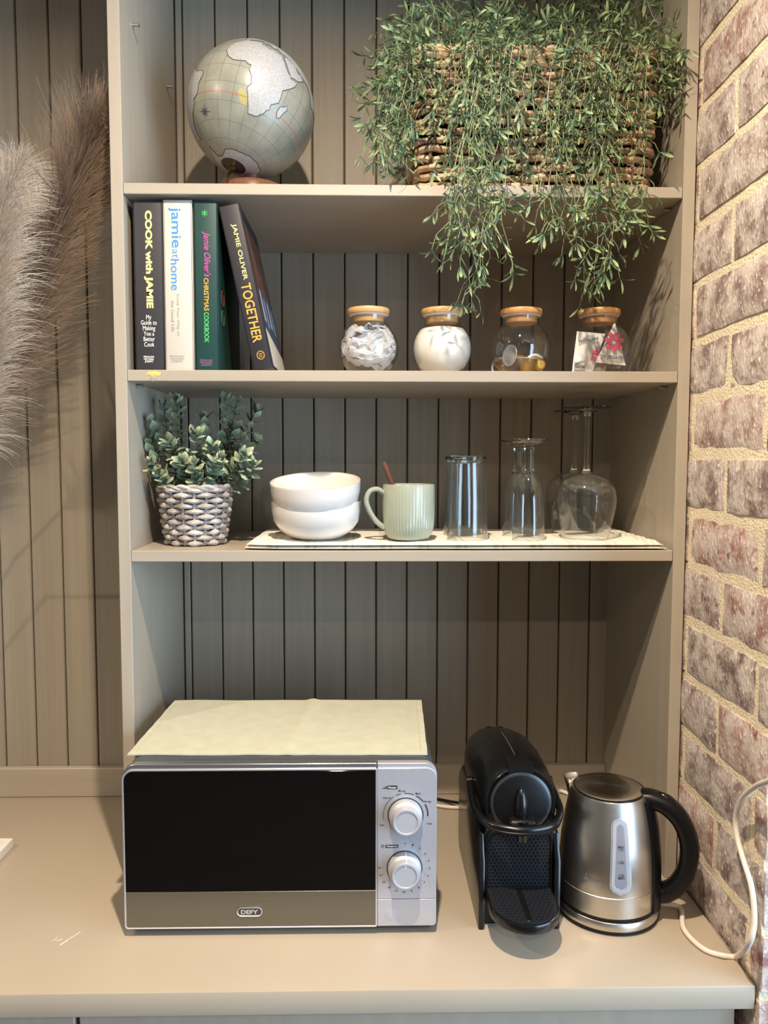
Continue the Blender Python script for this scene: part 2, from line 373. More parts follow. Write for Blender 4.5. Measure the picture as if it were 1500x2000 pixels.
# ------------------------------------------------------------------ open shelf unit
bc = thing('shelf_unit', 'tall taupe painted open shelf unit with three shelves', 'shelf unit', (0, 0, ZC))
MB().box((-TH, 0, 0.0003), (0, DB - 0.0003, CEIL - ZC - 0.001), 0.0008, 1).build('side_panel', M_paint, bc, smooth=False)
MB().box((W_, 0, 0.0003), (W_ + TH, DB - 0.0003, CEIL - ZC - 0.001), 0.0008, 1).build('side_panel', M_paint, bc, smooth=False)
for zt, zb_ in ((S1T, S1B), (S2T, S2B), (S3T, S3B)):
    o = MB().box((0.0004, 0.0005, zb_ - ZC), (W_ - 0.0008, DB - 0.0003, zt - ZC), 0.0009, 1).build('shelf', M_paint_h, bc, smooth=False)
    if zt == S2T:
        yl = M('yellow_smear', rgb(226, 186, 92), 0.5); gs = M('grey_smear', rgb(150, 146, 140), 0.6)
        p = ony(300, 731, 0.0); b = MB()
        b.lathe([(0.0, 0.0007), (0.006, 0.0006), (0.0085, 0.0002), (0.009, 0.0)], 14)
        b.v = [(p.x + x * (1.25 if abs(x) > 0 else 1), 0.0003 - z * 0.8, p.z - ZC + 0.0008 + y * 0.42 + 0.001 * math.sin(x * 900)) for x, y, z in b.v]
        b.build('yellow_smear', yl, o)
        b = MB(); b.lathe([(0.0, 0.0004), (0.005, 0.0003), (0.0055, 0.0)], 10)
        b.v = [(p.x - 0.0005 + x * 0.95 + y * 0.2, 0.0003 - z * 0.6, p.z - ZC - 0.0062 + y * 0.8) for x, y, z in b.v]
        b.build('grey_smear', gs, o)
pin = MB().tube([(0, 0, 0), (0.010, 0, 0)], 0.0026, 10).tube([(0.010, 0, 0), (0.0115, 0, 0)], 0.0032, 10).mesh('shelf_pin', M_steel, True, True)
pinr = MB().tube([(0, 0, 0), (-0.010, 0, 0)], 0.0026, 10).tube([(-0.010, 0, 0), (-0.0115, 0, 0)], 0.0032, 10).mesh('shelf_pin', M_steel, True, True)
for u, v in ((258, 49), (325, 169)): p = onx(u, v, 0.0); obj('shelf_pin', pin, bc, (-0.0005, p.y, p.z - ZC))
for zz in (S1B, S2B, S3B):
    for yy in (0.045, 0.25):
        obj('shelf_pin', pin, bc, (-0.0005, yy, zz - ZC - 0.0034)); obj('shelf_pin', pinr, bc, (W_ + 0.0005, yy, zz - ZC - 0.0034))

# ceiling downlight at the spot, plus fittings for the two added fill lamps
for (x, y, lab) in ((0.355, -0.751, 'white recessed ceiling downlight in front of the shelves'), (-1.05, -0.90, 'white fitting of an added fill lamp over the pampas grass end of the worktop'), (0.355, -2.4, 'white fitting of an added fill lamp in the middle of the room')):
    t = thing('downlight', lab, 'lamp', (x, y, CEIL))
    MB().lathe([(0.028, -0.001), (0.046, -0.001), (0.046, -0.006), (0.030, -0.008), (0.028, -0.001)], 32).build('trim_ring', M_ceil, t)

# ------------------------------------------------------------------ globe
import numpy as np
AFR = [(36.9,10.2),(33.5,10.5),(32.5,15),(30.3,18.8),(32.8,22),(31,29),(31.3,32.2),(29.8,32.5),(24,35.6),(18.5,37.6),(15,39.8),(12.6,43.2),(11,44),(11.8,51.1),(8,50),(2,45.5),(-4,39.7),(-10.5,40.5),(-15,40.7),(-19.8,34.9),(-24,35.5),(-25.9,32.8),(-29,32),(-33.5,27.5),(-34.8,20),(-33.9,18.3),(-29,16.8),(-23,14.4),(-17,11.8),(-12,13.7),(-6,12.2),(-1,8.9),(3.8,9.5),(4.4,6.2),(6.3,3),(4.8,-2),(5.1,-4),(4.4,-7.6),(8.5,-13.2),(14.7,-17.4),(21,-17),(26,-14.5),(30,-9.7),(33.5,-7.7),(35.8,-5.9),(35.2,-2),(37,5)]
ARA = [(29.5,35),(21.5,39),(16,42.6),(12.7,43.6),(15,50),(17,55),(22.5,59.7),(25.5,56.5),(24,52),(27,49.5),(30,48.5),(33,44),(34,39),(33,36)]
MAD = [(-12,49.3),(-15.5,50.3),(-20,48.6),(-25,47),(-25.5,45),(-22,43.4),(-17,44),(-15.5,46.5)]
SAM = [(11.5,-73),(10.5,-62),(6,-57),(4.5,-51.5),(0,-50),(-2.5,-44),(-5.2,-35.3),(-9,-35),(-13,-38.6),(-18,-39.5),(-23,-42),(-25,-48),(-29,-49),(-34.5,-54),(-35,-57.5),(-38.5,-58),(-41,-63),(-46,-67),(-52,-69),(-55,-67),(-52,-74.5),(-42,-73.5),(-30,-71.5),(-18.5,-70.3),(-6,-81),(1,-79.5),(8,-77.5)]
ASI = [(25,62),(24.5,67),(20.5,71),(15,74),(8.2,77.3),(13,80.2),(19,85),(22,90),(16,94.5),(8,98.5),(1.5,103.7),(9,106),(21,107),(22,114),(30,122),(39,118),(40,128),(52,140),(60,150),(68,140),(72,110),(70,70),(66,45),(60,30),(55,20),(46,30),(41,28),(37,28),(36.5,36),(33,45),(30,49),(27,55)]
AUS = [(-12,131),(-12,142),(-18,146),(-28,153),(-38,148),(-38,140),(-32,134),(-35,118),(-22,114),(-17,122)]
EUR = [(36,-6),(37,-9),(43,-9),(48,-4),(53,6),(58,8),(58,25),(52,32),(46,32),(41,28),(37,23),(45,13),(38,16),(44,9),(41,2)]
ANT = [(-70,-10),(-69,10),(-68.5,30),(-67,50),(-66.5,75),(-66,100),(-66,130),(-69,155),(-77,168),(-78,190),(-75,225),(-73,260),(-69,290),(-64,302),(-74,298),(-77,320)]
def ll(la, lo): la = math.radians(la); lo = math.radians(lo); return Vector((math.cos(la) * math.cos(lo), math.cos(la) * math.sin(lo), math.sin(la)))
GC = ony(491, 218, 0.140); GR = 0.1040
def hit(u, v):
    d = ray(u, v).normalized(); oc = CAM - GC; b = oc.dot(d); c = oc.dot(oc) - GR * GR; q = b * b - c
    t = -b - math.sqrt(max(q, 0)); return (CAM + d * t - GC).normalized()
pairs = [((-34.5,19),(496,226)),((11.8,51.1),(581,169)),((14.7,-17.4),(443,97)),((-25.5,45),(538,231)),((-12,49.3),(558,209)),((4,9.5),(486,124)),((-17,11.8),(481,186)),((-15,40.5),(546,178)),((-90,0),(452,324)),((12.7,43.5),(569,158))]
A = np.array([list(ll(*p[0])) for p in pairs]); B = np.array([list(hit(*p[1])) for p in pairs])
U_, S_, Vt = np.linalg.svd(A.T @ B); Dm = np.diag([1, 1, np.sign(np.linalg.det(U_ @ Vt))]); Rg = Matrix((U_ @ Dm @ Vt).T.tolist())
gl = thing('globe', 'sage antique-style globe tilted on a low wooden base', 'globe', (GC.x, GC.y, S1T + 0.0002))
gz = GC.z - S1T
def globe_mat():
    m = bpy.data.materials.new('globe_ocean'); m.use_nodes = True; nt = m.node_tree; N = nt.nodes; L = nt.links; b = N['Principled BSDF']; b.inputs['Roughness'].default_value = 0.33
    b.inputs['Coat Weight'].default_value = 0.25; b.inputs['Coat Roughness'].default_value = 0.25
    tc = N.new('ShaderNodeTexCoord'); nrm = N.new('ShaderNodeVectorMath'); nrm.operation = 'NORMALIZE'; L.new(tc.outputs['Object'], nrm.inputs[0])
    sp = N.new('ShaderNodeSeparateXYZ'); L.new(nrm.outputs[0], sp.inputs[0])
    def mth(op, a, b_=None):
        n = N.new('ShaderNodeMath'); n.operation = op
        for i, x in enumerate((a, b_)):
            if x is None: continue
            if isinstance(x, (int, float)): n.inputs[i].default_value = x
            else: L.new(x, n.inputs[i])
        return n.outputs[0]
    lat = mth('MULTIPLY', mth('ARCSINE', sp.outputs['Z']), 180 / PI); lon = mth('MULTIPLY', mth('ARCTAN2', sp.outputs['Y'], sp.outputs['X']), 180 / PI)
    def lines(val, step, w): return mth('LESS_THAN', mth('ABSOLUTE', mth('SUBTRACT', mth('FRACT', mth('ADD', mth('DIVIDE', val, step), 100.5)), 0.5)), w)
    cosl = mth('MAXIMUM', mth('SQRT', mth('SUBTRACT', 1.0, mth('MULTIPLY', sp.outputs['Z'], sp.outputs['Z']))), 0.05)
    gline = mth('MAXIMUM', lines(lat, 15, 0.012), lines(lon, 15, 0.016))
    gline = mth('MULTIPLY', gline, mth('LESS_THAN', mth('ABSOLUTE', lat), 82))
    red = mth('LESS_THAN', mth('ABSOLUTE', mth('SUBTRACT', mth('ABSOLUTE', lat), 23.5)), 0.42)
    n1 = N.new('ShaderNodeTexNoise'); n1.inputs['Scale'].default_value = 26; n1.inputs['Detail'].default_value = 6; L.new(tc.outputs['Object'], n1.inputs['Vector'])
    cr = N.new('ShaderNodeValToRGB'); cr.color_ramp.elements[0].position = 0.3; cr.color_ramp.elements[1].position = 0.72
    cr.color_ramp.elements[0].color = (*rgb(134, 136, 122), 1); cr.color_ramp.elements[1].color = (*rgb(160, 158, 144), 1); L.new(n1.outputs['Fac'], cr.inputs['Fac'])
    n2 = N.new('ShaderNodeTexNoise'); n2.inputs['Scale'].default_value = 34; n2.inputs['Detail'].default_value = 1; L.new(tc.outputs['Object'], n2.inputs['Vector'])
    r2 = N.new('ShaderNodeValToRGB'); r2.color_ramp.elements[0].position = 0.69; r2.color_ramp.elements[1].position = 0.74; L.new(n2.outputs['Fac'], r2.inputs['Fac'])
    def mix(f, a, c):
        x = N.new('ShaderNodeMixRGB'); L.new(f, x.inputs[0]); L.new(a, x.inputs[1]); x.inputs[2].default_value = (*c, 1); return x.outputs[0]
    n3 = N.new('ShaderNodeTexNoise'); n3.inputs['Scale'].default_value = 420; n3.inputs['Detail'].default_value = 2; L.new(tc.outputs['Object'], n3.inputs['Vector'])
    r3 = N.new('ShaderNodeValToRGB'); r3.color_ramp.elements[0].position = 0.64; r3.color_ramp.elements[1].position = 0.74; r3.color_ramp.elements[1].color = (0.35, 0.35, 0.35, 1); L.new(n3.outputs['Fac'], r3.inputs['Fac'])
    c = mix(r2.outputs[0], cr.outputs[0], rgb(170, 166, 104)); c = mix(r3.outputs[0], c, rgb(92, 94, 84))
    g = mth('MULTIPLY', gline, 0.75); c = mix(g, c, rgb(88, 92, 80)); c = mix(mth('MULTIPLY', red, 0.85), c, rgb(188, 96, 76))
    L.new(c, b.inputs['Base Color']); return m
gb = MB().sphere((0, 0, 0), GR, n=64, m=40).build('ball', globe_mat(), gl, loc=(0, 0, gz)); gb.rotation_euler = Rg.to_euler()
M_land = M('globe_land', rgb(170, 169, 168), 0.4, var=0.12, vscale=300, detail=2)
M_coast = M('globe_coast', rgb(84, 80, 72), 0.6)
def landmass(poly, name='landmass'):
    P = [ll(*p) for p in poly]; c = sum(P, Vector()).normalized()
    e1 = c.cross(Vector((0, 0, 1)) if abs(c.z) < 0.95 else Vector((1, 0, 0))).normalized(); e2 = c.cross(e1)
    flat = []
    for p in P:
        th = math.acos(max(-1, min(1, p.dot(c)))); q = (p - c * p.dot(c)); q = q.normalized() if q.length > 1e-9 else e1
        flat.append(Vector((q.dot(e1) * th, q.dot(e2) * th)))
    n = len(flat); ar = sum(flat[i].x * flat[(i + 1) % n].y - flat[(i + 1) % n].x * flat[i].y for i in range(n))
    fine = []
    for i in range(n):                                   # ragged coast
        a, b = flat[i], flat[(i + 1) % n]; k = max(1, int((b - a).length / 0.03)); nv = Vector((-(b - a).y, (b - a).x)).normalized() if (b - a).length > 0 else Vector((0, 0))
        for j in range(k):
            t = j / k; q = a.lerp(b, t); fine.append(q + nv * (noise.noise(Vector((q.x * 22, q.y * 22, 1.5))) * 0.012))
    def patch(pts, r, mat, nm):
        b = bmesh.new(); vs = [b.verts.new((p.x, p.y, 0)) for p in pts]; f = b.faces.new(vs)
        bmesh.ops.triangulate(b, faces=[f])
        for _ in range(5):
            es = [e for e in b.edges if e.calc_length() > 0.09]
            if not es: break
            bmesh.ops.subdivide_edges(b, edges=es, cuts=1); bmesh.ops.triangulate(b, faces=b.faces[:])
        for v in b.verts:
            th = math.hypot(v.co.x, v.co.y); d = (e1 * v.co.x + e2 * v.co.y) / th if th > 1e-9 else e1
            v.co = (c * math.cos(th) + d * math.sin(th)) * r
        for f in b.faces:
            if f.normal.dot(f.calc_center_median()) < 0: f.normal_flip()
        me = bpy.data.meshes.new(nm); b.to_mesh(me); b.free(); me.materials.append(mat); return me
    m = len(fine); outl = []
    sgn = 1 if ar > 0 else -1
    for i in range(m):
        t = (fine[(i + 1) % m] - fine[i - 1]); nn = Vector((t.y, -t.x)).normalized() * sgn if t.length > 1e-9 else Vector((0, 0)); outl.append(fine[i] + nn * 0.012)
    o = obj(name, patch(fine, GR * 1.0045, M_land, name), gb)
    try: obj('coastline', patch(outl, GR * 1.0025, M_coast, 'coastline'), gb)
    except Exception: pass
for poly in (AFR, ARA, MAD, SAM, ASI, AUS, EUR, ANT): landmass(poly)
# compass rose
cr_ = hit(400, 218); cl = Rg.transposed() @ cr_; b = MB(); e1 = (Rg.transposed() @ Vector((1, 0, 0))); e1 = (e1 - cl * e1.dot(cl)).normalized(); e2 = cl.cross(e1)
pts = [cl * (GR * 1.003)]
for k in range(16):
    a = 2 * PI * k / 16; r = (0.014 if k % 4 == 0 else (0.009 if k % 2 == 0 else 0.0028)); pts.append((cl * GR * 1.003 + (e1 * math.cos(a) + e2 * math.sin(a)) * r).normalized() * GR * 1.003)
b.add(pts, [(0, 1 + k, 1 + (k + 1) % 16) for k in range(16)]); b.build('compass_rose', M('rose_ink', rgb(74, 66, 78), 0.6), gb, smooth=False)
# pole cup, pin, base
pole = Rg @ Vector((0, 0, -1)); pc = pole * GR + Vector((0, 0, gz)); side = pole.orthogonal().normalized()
def oriented_lathe(prof, org, axis, n=32):
    b = MB(); b.lathe(prof, n); q = Vector((0, 0, 1)).rotation_difference(axis)
    b.v = [tuple(q @ Vector(v) + org) for v in b.v]; return b
oriented_lathe([(0.0, -0.001), (0.020, -0.0022), (0.0205, -0.001), (0.012, 0.0015), (0.008, 0.003), (0.0, 0.0035)], pc, pole).build('pole_cup', M('globe_cup', rgb(48, 42, 38), 0.35), gl)
oriented_lathe([(0.0, 0.001), (0.0062, 0.001), (0.0066, 0.003), (0.0066, 0.006), (0.0045, 0.0075), (0.0, 0.0075)], pc, pole).build('pole_collar', M('aged_brass_dark', rgb(96, 84, 66), 0.3, metal=0.9), gl)
pend = ony(435, 356, 0.062) - Vector((GC.x, GC.y, S1T)); pend = pend + (pend - pc).normalized() * 0.012
MB().tube([pc + pole * 0.004, pend], 0.0028, 10).build('axis_pin', M('brass', rgb(190, 150, 84), 0.25, metal=1.0), gl)
M_wal = M('walnut_base', rgb(112, 74, 54), 0.35, var=0.25, vscale=12, stretch=(1, 8, 1))
MB().lathe([(0.0, 0.0), (0.054, 0.0), (0.056, 0.004), (0.056, 0.034), (0.051, 0.040), (0.038, 0.0440), (0.022, 0.0462), (0.0, 0.0466)], 48).build('base', M_wal, gl)
MB().lathe([(0.0, 0.045), (0.012, 0.045), (0.013, gz - GR * 0.985), (0.0, gz - GR * 0.999)], 32).build('cradle', M_wal, gl)

# ------------------------------------------------------------------ books
M_page = M('book_pages', rgb(226, 216, 196), 0.8, var=0.08, vscale=200, stretch=(30, 0.3, 0.3))
def book(label, x0, x1, h, depth, mat, ysp=0.012, rot=0.0, hard=0.0022, pivot_left=True):
    th = x1 - x0
    t = thing('book', label, 'book', (x0, ysp, S2T + 0.0003), (0, rot, 0), 'cookbooks on the second shelf')
    b = MB(); b.box((0, 0, 0), (hard, depth, h), 0.0006, 1); b.box((th - hard, 0, 0), (th, depth, h), 0.0006, 1)
    b.box((0, 0, 0), (th, hard, h), 0.0010, 2)
    c = b.build('cover', mat, t)
    MB().box((hard, hard, 0.002), (th - hard, depth - 0.003, h - 0.003)).build('page_block', M_page, t, smooth=False)
    return t
DN = (0, 0, -1); RX = (1, 0, 0); UPZ = (0, 0, 1)
def spine_v(t, name, body, mat, u, v0, v1, wpx, ysp=0.012, bold=0.0, shear=0.0):
    a = ony(u, v0, ysp); b = ony(u, v1, ysp); o = (a + b) / 2 - t.location; sc_ = (a - b).length / abs(v1 - v0)
    return text_part(name, body, mat, t, (o.x, 0, o.z), DN, RX, (a - b).length, wpx * sc_, bold, shear)
def spine_h(t, name, body, mat, u, v0, v1, wpx, ysp=0.012, bold=0.0):
    a = ony(u, v0, ysp); b = ony(u, v1, ysp); o = (a + b) / 2 - t.location; sc_ = (a - b).length / abs(v1 - v0)
    return text_part(name, body, mat, t, (o.x, 0, o.z), RX, UPZ, wpx * sc_, (a - b).length, bold)
M_charc = M('charcoal_cover', rgb(54, 52, 54), 0.55, spec=0.3); M_cream = M('cream_cover', rgb(196, 188, 174), 0.55, spec=0.3)
M_green = M('green_cover', rgb(30, 62, 58), 0.5, spec=0.3, var=0.06, vscale=30); M_black_c = M('black_cover', rgb(44, 43, 46), 0.5, spec=0.3)
M_yel = M('pale_yellow_print', rgb(240, 222, 138), 0.5); M_blue = M('blue_print', rgb(62, 132, 200), 0.5); M_gry = M('grey_print', rgb(128, 124, 118), 0.6)
M_pink = M('pink_print', rgb(208, 66, 150), 0.5); M_org = M('orange_print', rgb(226, 158, 62), 0.5); M_grn = M('green_print', rgb(86, 196, 104), 0.5)
xa = ony(262, 560, 0.012).x; xb = ony(319.5, 560, 0.012).x; xc = ony(321, 560, 0.012).x; xd = ony(377, 560, 0.012).x; xe = ony(380.5, 560, 0.012).x; xf = ony(426, 560, 0.012).x
bk = book('charcoal cookbook with a pale yellow spine title, touching the cream one', xa, xb, 0.2525, 0.195, M_charc)
spine_v(bk, 'spine_title', 'COOK with JAMIE', M_yel, 289.5, 411, 602, 17.5, bold=0.045)
spine_h(bk, 'spine_subtitle', 'My\nGuide to\nMaking\nYou a\nBetter\nCook', M_white, 291, 615, 677, 31)
spine_h(bk, 'publisher_mark', 'PENGUIN\nMICHAEL\nJOSEPH', M_white, 291, 695, 709, 20, bold=0.01)
bk = book('cream cookbook with large blue lettering on its spine', xc, xd, 0.2550, 0.195, M_cream)
spine_v(bk, 'spine_title', 'jamie', M_blue, 341, 405, 484, 25, bold=0.012); spine_v(bk, 'spine_title', 'at', M_blue, 342, 487, 504, 11, bold=0.0); spine_v(bk, 'spine_title', 'home', M_blue, 342, 506, 567, 17, bold=0.008)
spine_v(bk, 'spine_subtitle', 'Cook Your Way to', M_gry, 347.5, 574, 656, 6.5); spine_v(bk, 'spine_subtitle', 'the Good Life', M_gry, 337.5, 587, 648, 6.5)
spine_h(bk, 'publisher_mark', 'PENGUIN\nMICHAEL\nJOSEPH', M_gry, 346, 694, 709, 28)
bk3 = book('dark green cookbook with pink, orange and green spine lettering', xe, xf, 0.2535, 0.195, M_green)
spine_v(bk3, 'spine_title', "Jamie Oliver's", M_pink, 403, 452, 541, 17, bold=0.004, shear=0.35); spine_v(bk3, 'spine_title', 'CHRISTMAS', M_org, 403, 543, 607, 9.5, bold=0.012); spine_v(bk3, 'spine_title', 'COOKBOOK', M_grn, 403.5, 610, 669, 9.5, bold=0.008)
spine_h(bk3, 'publisher_mark', 'PENGUIN\nMICHAEL\nJOSEPH', M('mauve_print', rgb(150, 96, 140), 0.6), 403, 702, 716, 25)
p = ony(399.5, 416.5, 0.012) - bk3.location; sf = MB()
for k in range(6): sf.box((p.x - 0.0005, -0.0003, p.z), (p.x + 0.0005, -0.0001, p.z + 0.0048), rot=Matrix.Rotation(k * PI / 3, 3, 'Y'), piv=(p.x, 0, p.z)); 
for k in range(6):
    for q in (0.0028, 0.004):
        a = k * PI / 3; sf.box((p.x + math.sin(a) * q - 0.0009, -0.0003, p.z + math.cos(a) * q - 0.0003), (p.x + math.sin(a) * q + 0.0009, -0.0001, p.z + math.cos(a) * q + 0.0003), rot=Matrix.Rotation(a, 3, 'Y'))
sf.build('snowflake_mark', M_grn, bk3, smooth=False)
# gilded pattern marks on the right board of the green book
th3 = xf - xe
for (yy, zz, mt) in ((0.035, 0.115, M('red_foil', rgb(126, 52, 40), 0.4)), (0.035, 0.085, M('olive_foil', rgb(70, 96, 48), 0.4))):
    b = MB(); b.tube([(th3 + 0.0002, yy + 0.010 * math.cos(a), zz + 0.012 * math.sin(a)) for a in [2 * PI * k / 20 for k in range(20)]], 0.0009, 5, closed=True); b.build('cover_motif', mt, bk3)
# leaning book
T4 = 0.031; rot4 = -math.radians(11.6)
pb = ony(497, 727, 0.012)
bk4 = book('black cookbook with orange spine lettering leaning against the green one', 0, T4, 0.250, 0.19, M_black_c, rot=rot4)
bk4.location = (pb.x - 0.0012, 0.012, S2T + 0.0004)
def s4(name, body, mat, f0, f1, hh, bold=0.0, off=0.0):
    H4 = 0.250; z0_, z1_ = H4 * (1 - f0), H4 * (1 - f1)
    return text_part(name, body, mat, bk4, (T4 / 2 + off, 0, (z0_ + z1_) / 2), DN, RX, z0_ - z1_, hh, bold)
s4('spine_title', 'JAMIE OLIVER', M_yel, 0.115, 0.455, 0.0085, 0.012, 0.001); s4('spine_title', 'TOGETHER', M_org, 0.475, 0.835, 0.0150, 0.012, 0.0)
b = MB(); b.tube([(T4 / 2 + 0.0055 * math.cos(a), -0.0002, 0.021 + 0.0062 * math.sin(a)) for a in [2 * PI * k / 20 for k in range(20)]], 0.0006, 5, closed=True)
for k in range(3): b.tube([(T4 / 2 - 0.003, -0.0002, 0.0235 - k * 0.0026), (T4 / 2 + 0.003, -0.0002, 0.0235 - k * 0.0026)], 0.0005, 4)
b.build('publisher_mark', M_org, bk4)
# cover picture on the right board (flat print): wall, people, table
def cp(name, pts, mat): 
    b = MB(); b.add([(T4 + 0.0002, y, z) for y, z in pts], [tuple(range(len(pts)))]); return b.build(name, mat, bk4, smooth=False)
cp('cover_picture', [(0.012, 0.13), (0.182, 0.13), (0.182, 0.225), (0.012, 0.225)], M('picture_brown', rgb(92, 58, 44), 0.35, var=0.3, vscale=40))
cp('cover_picture', [(0.012, 0.035), (0.182, 0.035), (0.182, 0.13), (0.012, 0.13)], M('picture_slate', rgb(62, 68, 84), 0.35, var=0.35, vscale=60))
for (ya, za, zb2, mt) in ((0.02, 0.075, 0.125, 'shirt'), (0.055, 0.07, 0.118, 'trousers'), (0.10, 0.075, 0.12, 'shirt'), (0.14, 0.07, 0.115, 'trousers')):
    b = MB(); b.add([(T4 + 0.0004, ya, za), (T4 + 0.0004, ya + 0.024, za), (T4 + 0.0004, ya + 0.02, zb2), (T4 + 0.0004, ya + 0.004, zb2)], [(0, 1, 2, 3)])
    b.build('cover_figure', M('picture_' + mt, rgb(190, 158, 146) if mt == 'shirt' else rgb(92, 146, 200), 0.35), bk4, smooth=False)
b = MB(); b.add([(T4 + 0.0004, 0.004, 0.002), (T4 + 0.0004, 0.185, 0.002), (T4 + 0.0004, 0.185, 0.035), (T4 + 0.0004, 0.004, 0.062)], [(0, 1, 2, 3)]); b.build('cover_strip', M('picture_cream', rgb(206, 196, 178), 0.4), bk4, smooth=False)

# ------------------------------------------------------------------ four glass jars and their contents
M_bam = M('bamboo_lid', rgb(206, 160, 104), 0.45, var=0.16, vscale=9, stretch=(1, 10, 1)); M_sil = M('clear_silicone', rgb(214, 206, 204), 0.4)
JR = 0.0497; JY = 0.10; JZ = S2T + 0.0003
def jar(u, label, wood):
    X = ony(u, 680, JY).x
    t = thing('glass_jar', label, 'jar', (X, JY, JZ), group='round glass jars with wooden lids')
    zc = 0.0465; pr = []
    a0 = math.asin(0.026 / JR); tn = 0.030
    pr.append((0.0, 0.0006)); pr.append((0.024, 0.0))
    for k in range(21):
        a = -PI / 2 + 0.42 + (PI - 0.42 - 0.66) * k / 20; pr.append((JR * math.cos(a), zc + JR * math.sin(a)))
    zt_ = pr[-1][1]; pr += [(0.0292, zt_ + 0.002), (0.0290, zt_ + 0.006), (0.0295, zt_ + 0.0125), (0.0272, zt_ + 0.0125), (0.0268, zt_ + 0.006)]
    for k in range(20, -1, -1):
        a = -PI / 2 + 0.42 + (PI - 0.42 - 0.66) * k / 20; pr.append(((JR - 0.0018) * math.cos(a), zc + (JR - 0.0018) * math.sin(a)))
    pr += [(0.0, 0.0028)]
    MB().lathe(pr, 56).build('bowl', M_jar, t, angle=60)
    zl = zt_ + 0.0128
    l = MB().lathe([(0.0, zl + 0.002), (0.0325, zl + 0.002), (0.0342, zl + 0.004), (0.0345, zl + 0.009), (0.0335, zl + 0.0115), (0.030, zl + 0.0122), (0.0, zl + 0.0125)], 48).build('lid', wood, t)
    MB().lathe([(0.0, zl - 0.0105), (0.0255, zl - 0.0105), (0.0262, zl - 0.0095), (0.0262, zl + 0.0025), (0.0, zl + 0.0025)], 48).build('plug', wood, l)
    MB().lathe([(0.0264, zl - 0.0005), (0.0300, zl - 0.0003), (0.0318, zl + 0.0012), (0.0318, zl + 0.0018), (0.0264, zl + 0.0018)], 48, closed=True).build('seal', M_sil, l)
    return t, X, zc
j1, X1, zc = jar(720, 'round glass jar full of crumpled white paper sachets', M_bam)
j2, X2, _ = jar(863.5, 'round glass jar full of white sugar', M_bam)
M_bam2 = M('bamboo_lid_streaked', rgb(200, 148, 92), 0.45, var=0.3, vscale=14, stretch=(1, 6, 1))
j3, X3, _ = jar(1017.5, 'round glass jar with coffee capsules lying at its bottom', M_bam2)
j4, X4, _ = jar(1169, 'round glass jar holding white and pink milk sachets', M_bam2)
# sachets of tea: crumpled paper
M_pap = M('tea_paper', rgb(196, 193, 194), 0.7, bump=0.2, bscale=120, bdist=0.001)
JC1 = Vector((X1, JY, JZ + zc))
def paper(seed, c, s, rot, tilt):
    r = random.Random(seed); q = Matrix.Rotation(tilt, 3, 'X') @ Matrix.Rotation(rot, 3, 'Y'); b = MB()
    def fn(u, v, dz=0.0):
        x = (u - 0.5) * s[0]; y = (v - 0.5) * s[1]
        f = Vector((x * 60 + seed * 5, y * 60, seed)); w_ = noise.noise(f) * 0.013 + abs(noise.noise(f * 2.3)) * 0.014
        p = c + q @ Vector((x, w_ - 0.003 + dz, y)); d = p - JC1
        R_ = JR - 0.0032
        if d.length > R_: p = JC1 + d.normalized() * R_
        if p.z < JZ + 0.0035: p.z = JZ + 0.0035
        return p
    b.grid(lambda u, v: fn(u, v), 11, 7); b.grid(lambda u, v: fn(1 - u, v, 0.0012), 11, 7)
    o = b.build('tea_sachet', M_pap, None, smooth=False, weld=False)
    setp(o, 'crumpled white paper sachet packed into a round glass jar', 'sachet', 'paper sachets in the jar')
for k, (dx, dy, dz, sx, sy, ro, ti) in enumerate(((0.0, -0.030, 0.016, 0.085, 0.030, 0.3, 0.5), (-0.004, -0.034, 0.002, 0.09, 0.034, -0.35, 0.1), (0.010, -0.035, -0.012, 0.085, 0.034, 0.25, -0.1), (-0.012, -0.033, -0.022, 0.075, 0.03, -0.2, -0.4), (0.0, -0.018, 0.026, 0.07, 0.03, -0.25, 0.9), (0.026, -0.02, 0.006, 0.05, 0.06, 1.0, 0.1), (-0.026, -0.018, 0.008, 0.05, 0.06, -0.8, 0.0), (0.02, -0.02, -0.022, 0.06, 0.04, 0.5, -0.3), (0.016, -0.006, 0.034, 0.03, 0.035, 0.7, 0.3))):
    paper(k + 3, JC1 + Vector((dx, dy, dz)), (sx, sy), ro, ti)
# sugar
b = MB(); pr = [(0.0, 0.0035), (0.020, 0.0035)]; Ri = JR - 0.0024
for k in range(19):
    a = -PI / 2 + 0.46 + (PI / 2 - 0.46 + 0.72) * k / 18; pr.append((Ri * math.cos(a), zc + Ri * math.sin(a)))
zt2 = pr[-1][1]; pr += [(pr[-1][0] * 0.6, zt2 + 0.003), (0.0, zt2 + 0.0045)]
b.lathe(pr, 48); o = b.build('sugar', M('white_sugar', rgb(236, 230, 222), 0.8, bump=0.25, bscale=900, bdist=0.0006), None, loc=(X2, JY, JZ)); setp(o, 'fine white sugar filling a round glass jar', 'sugar', kind='stuff')
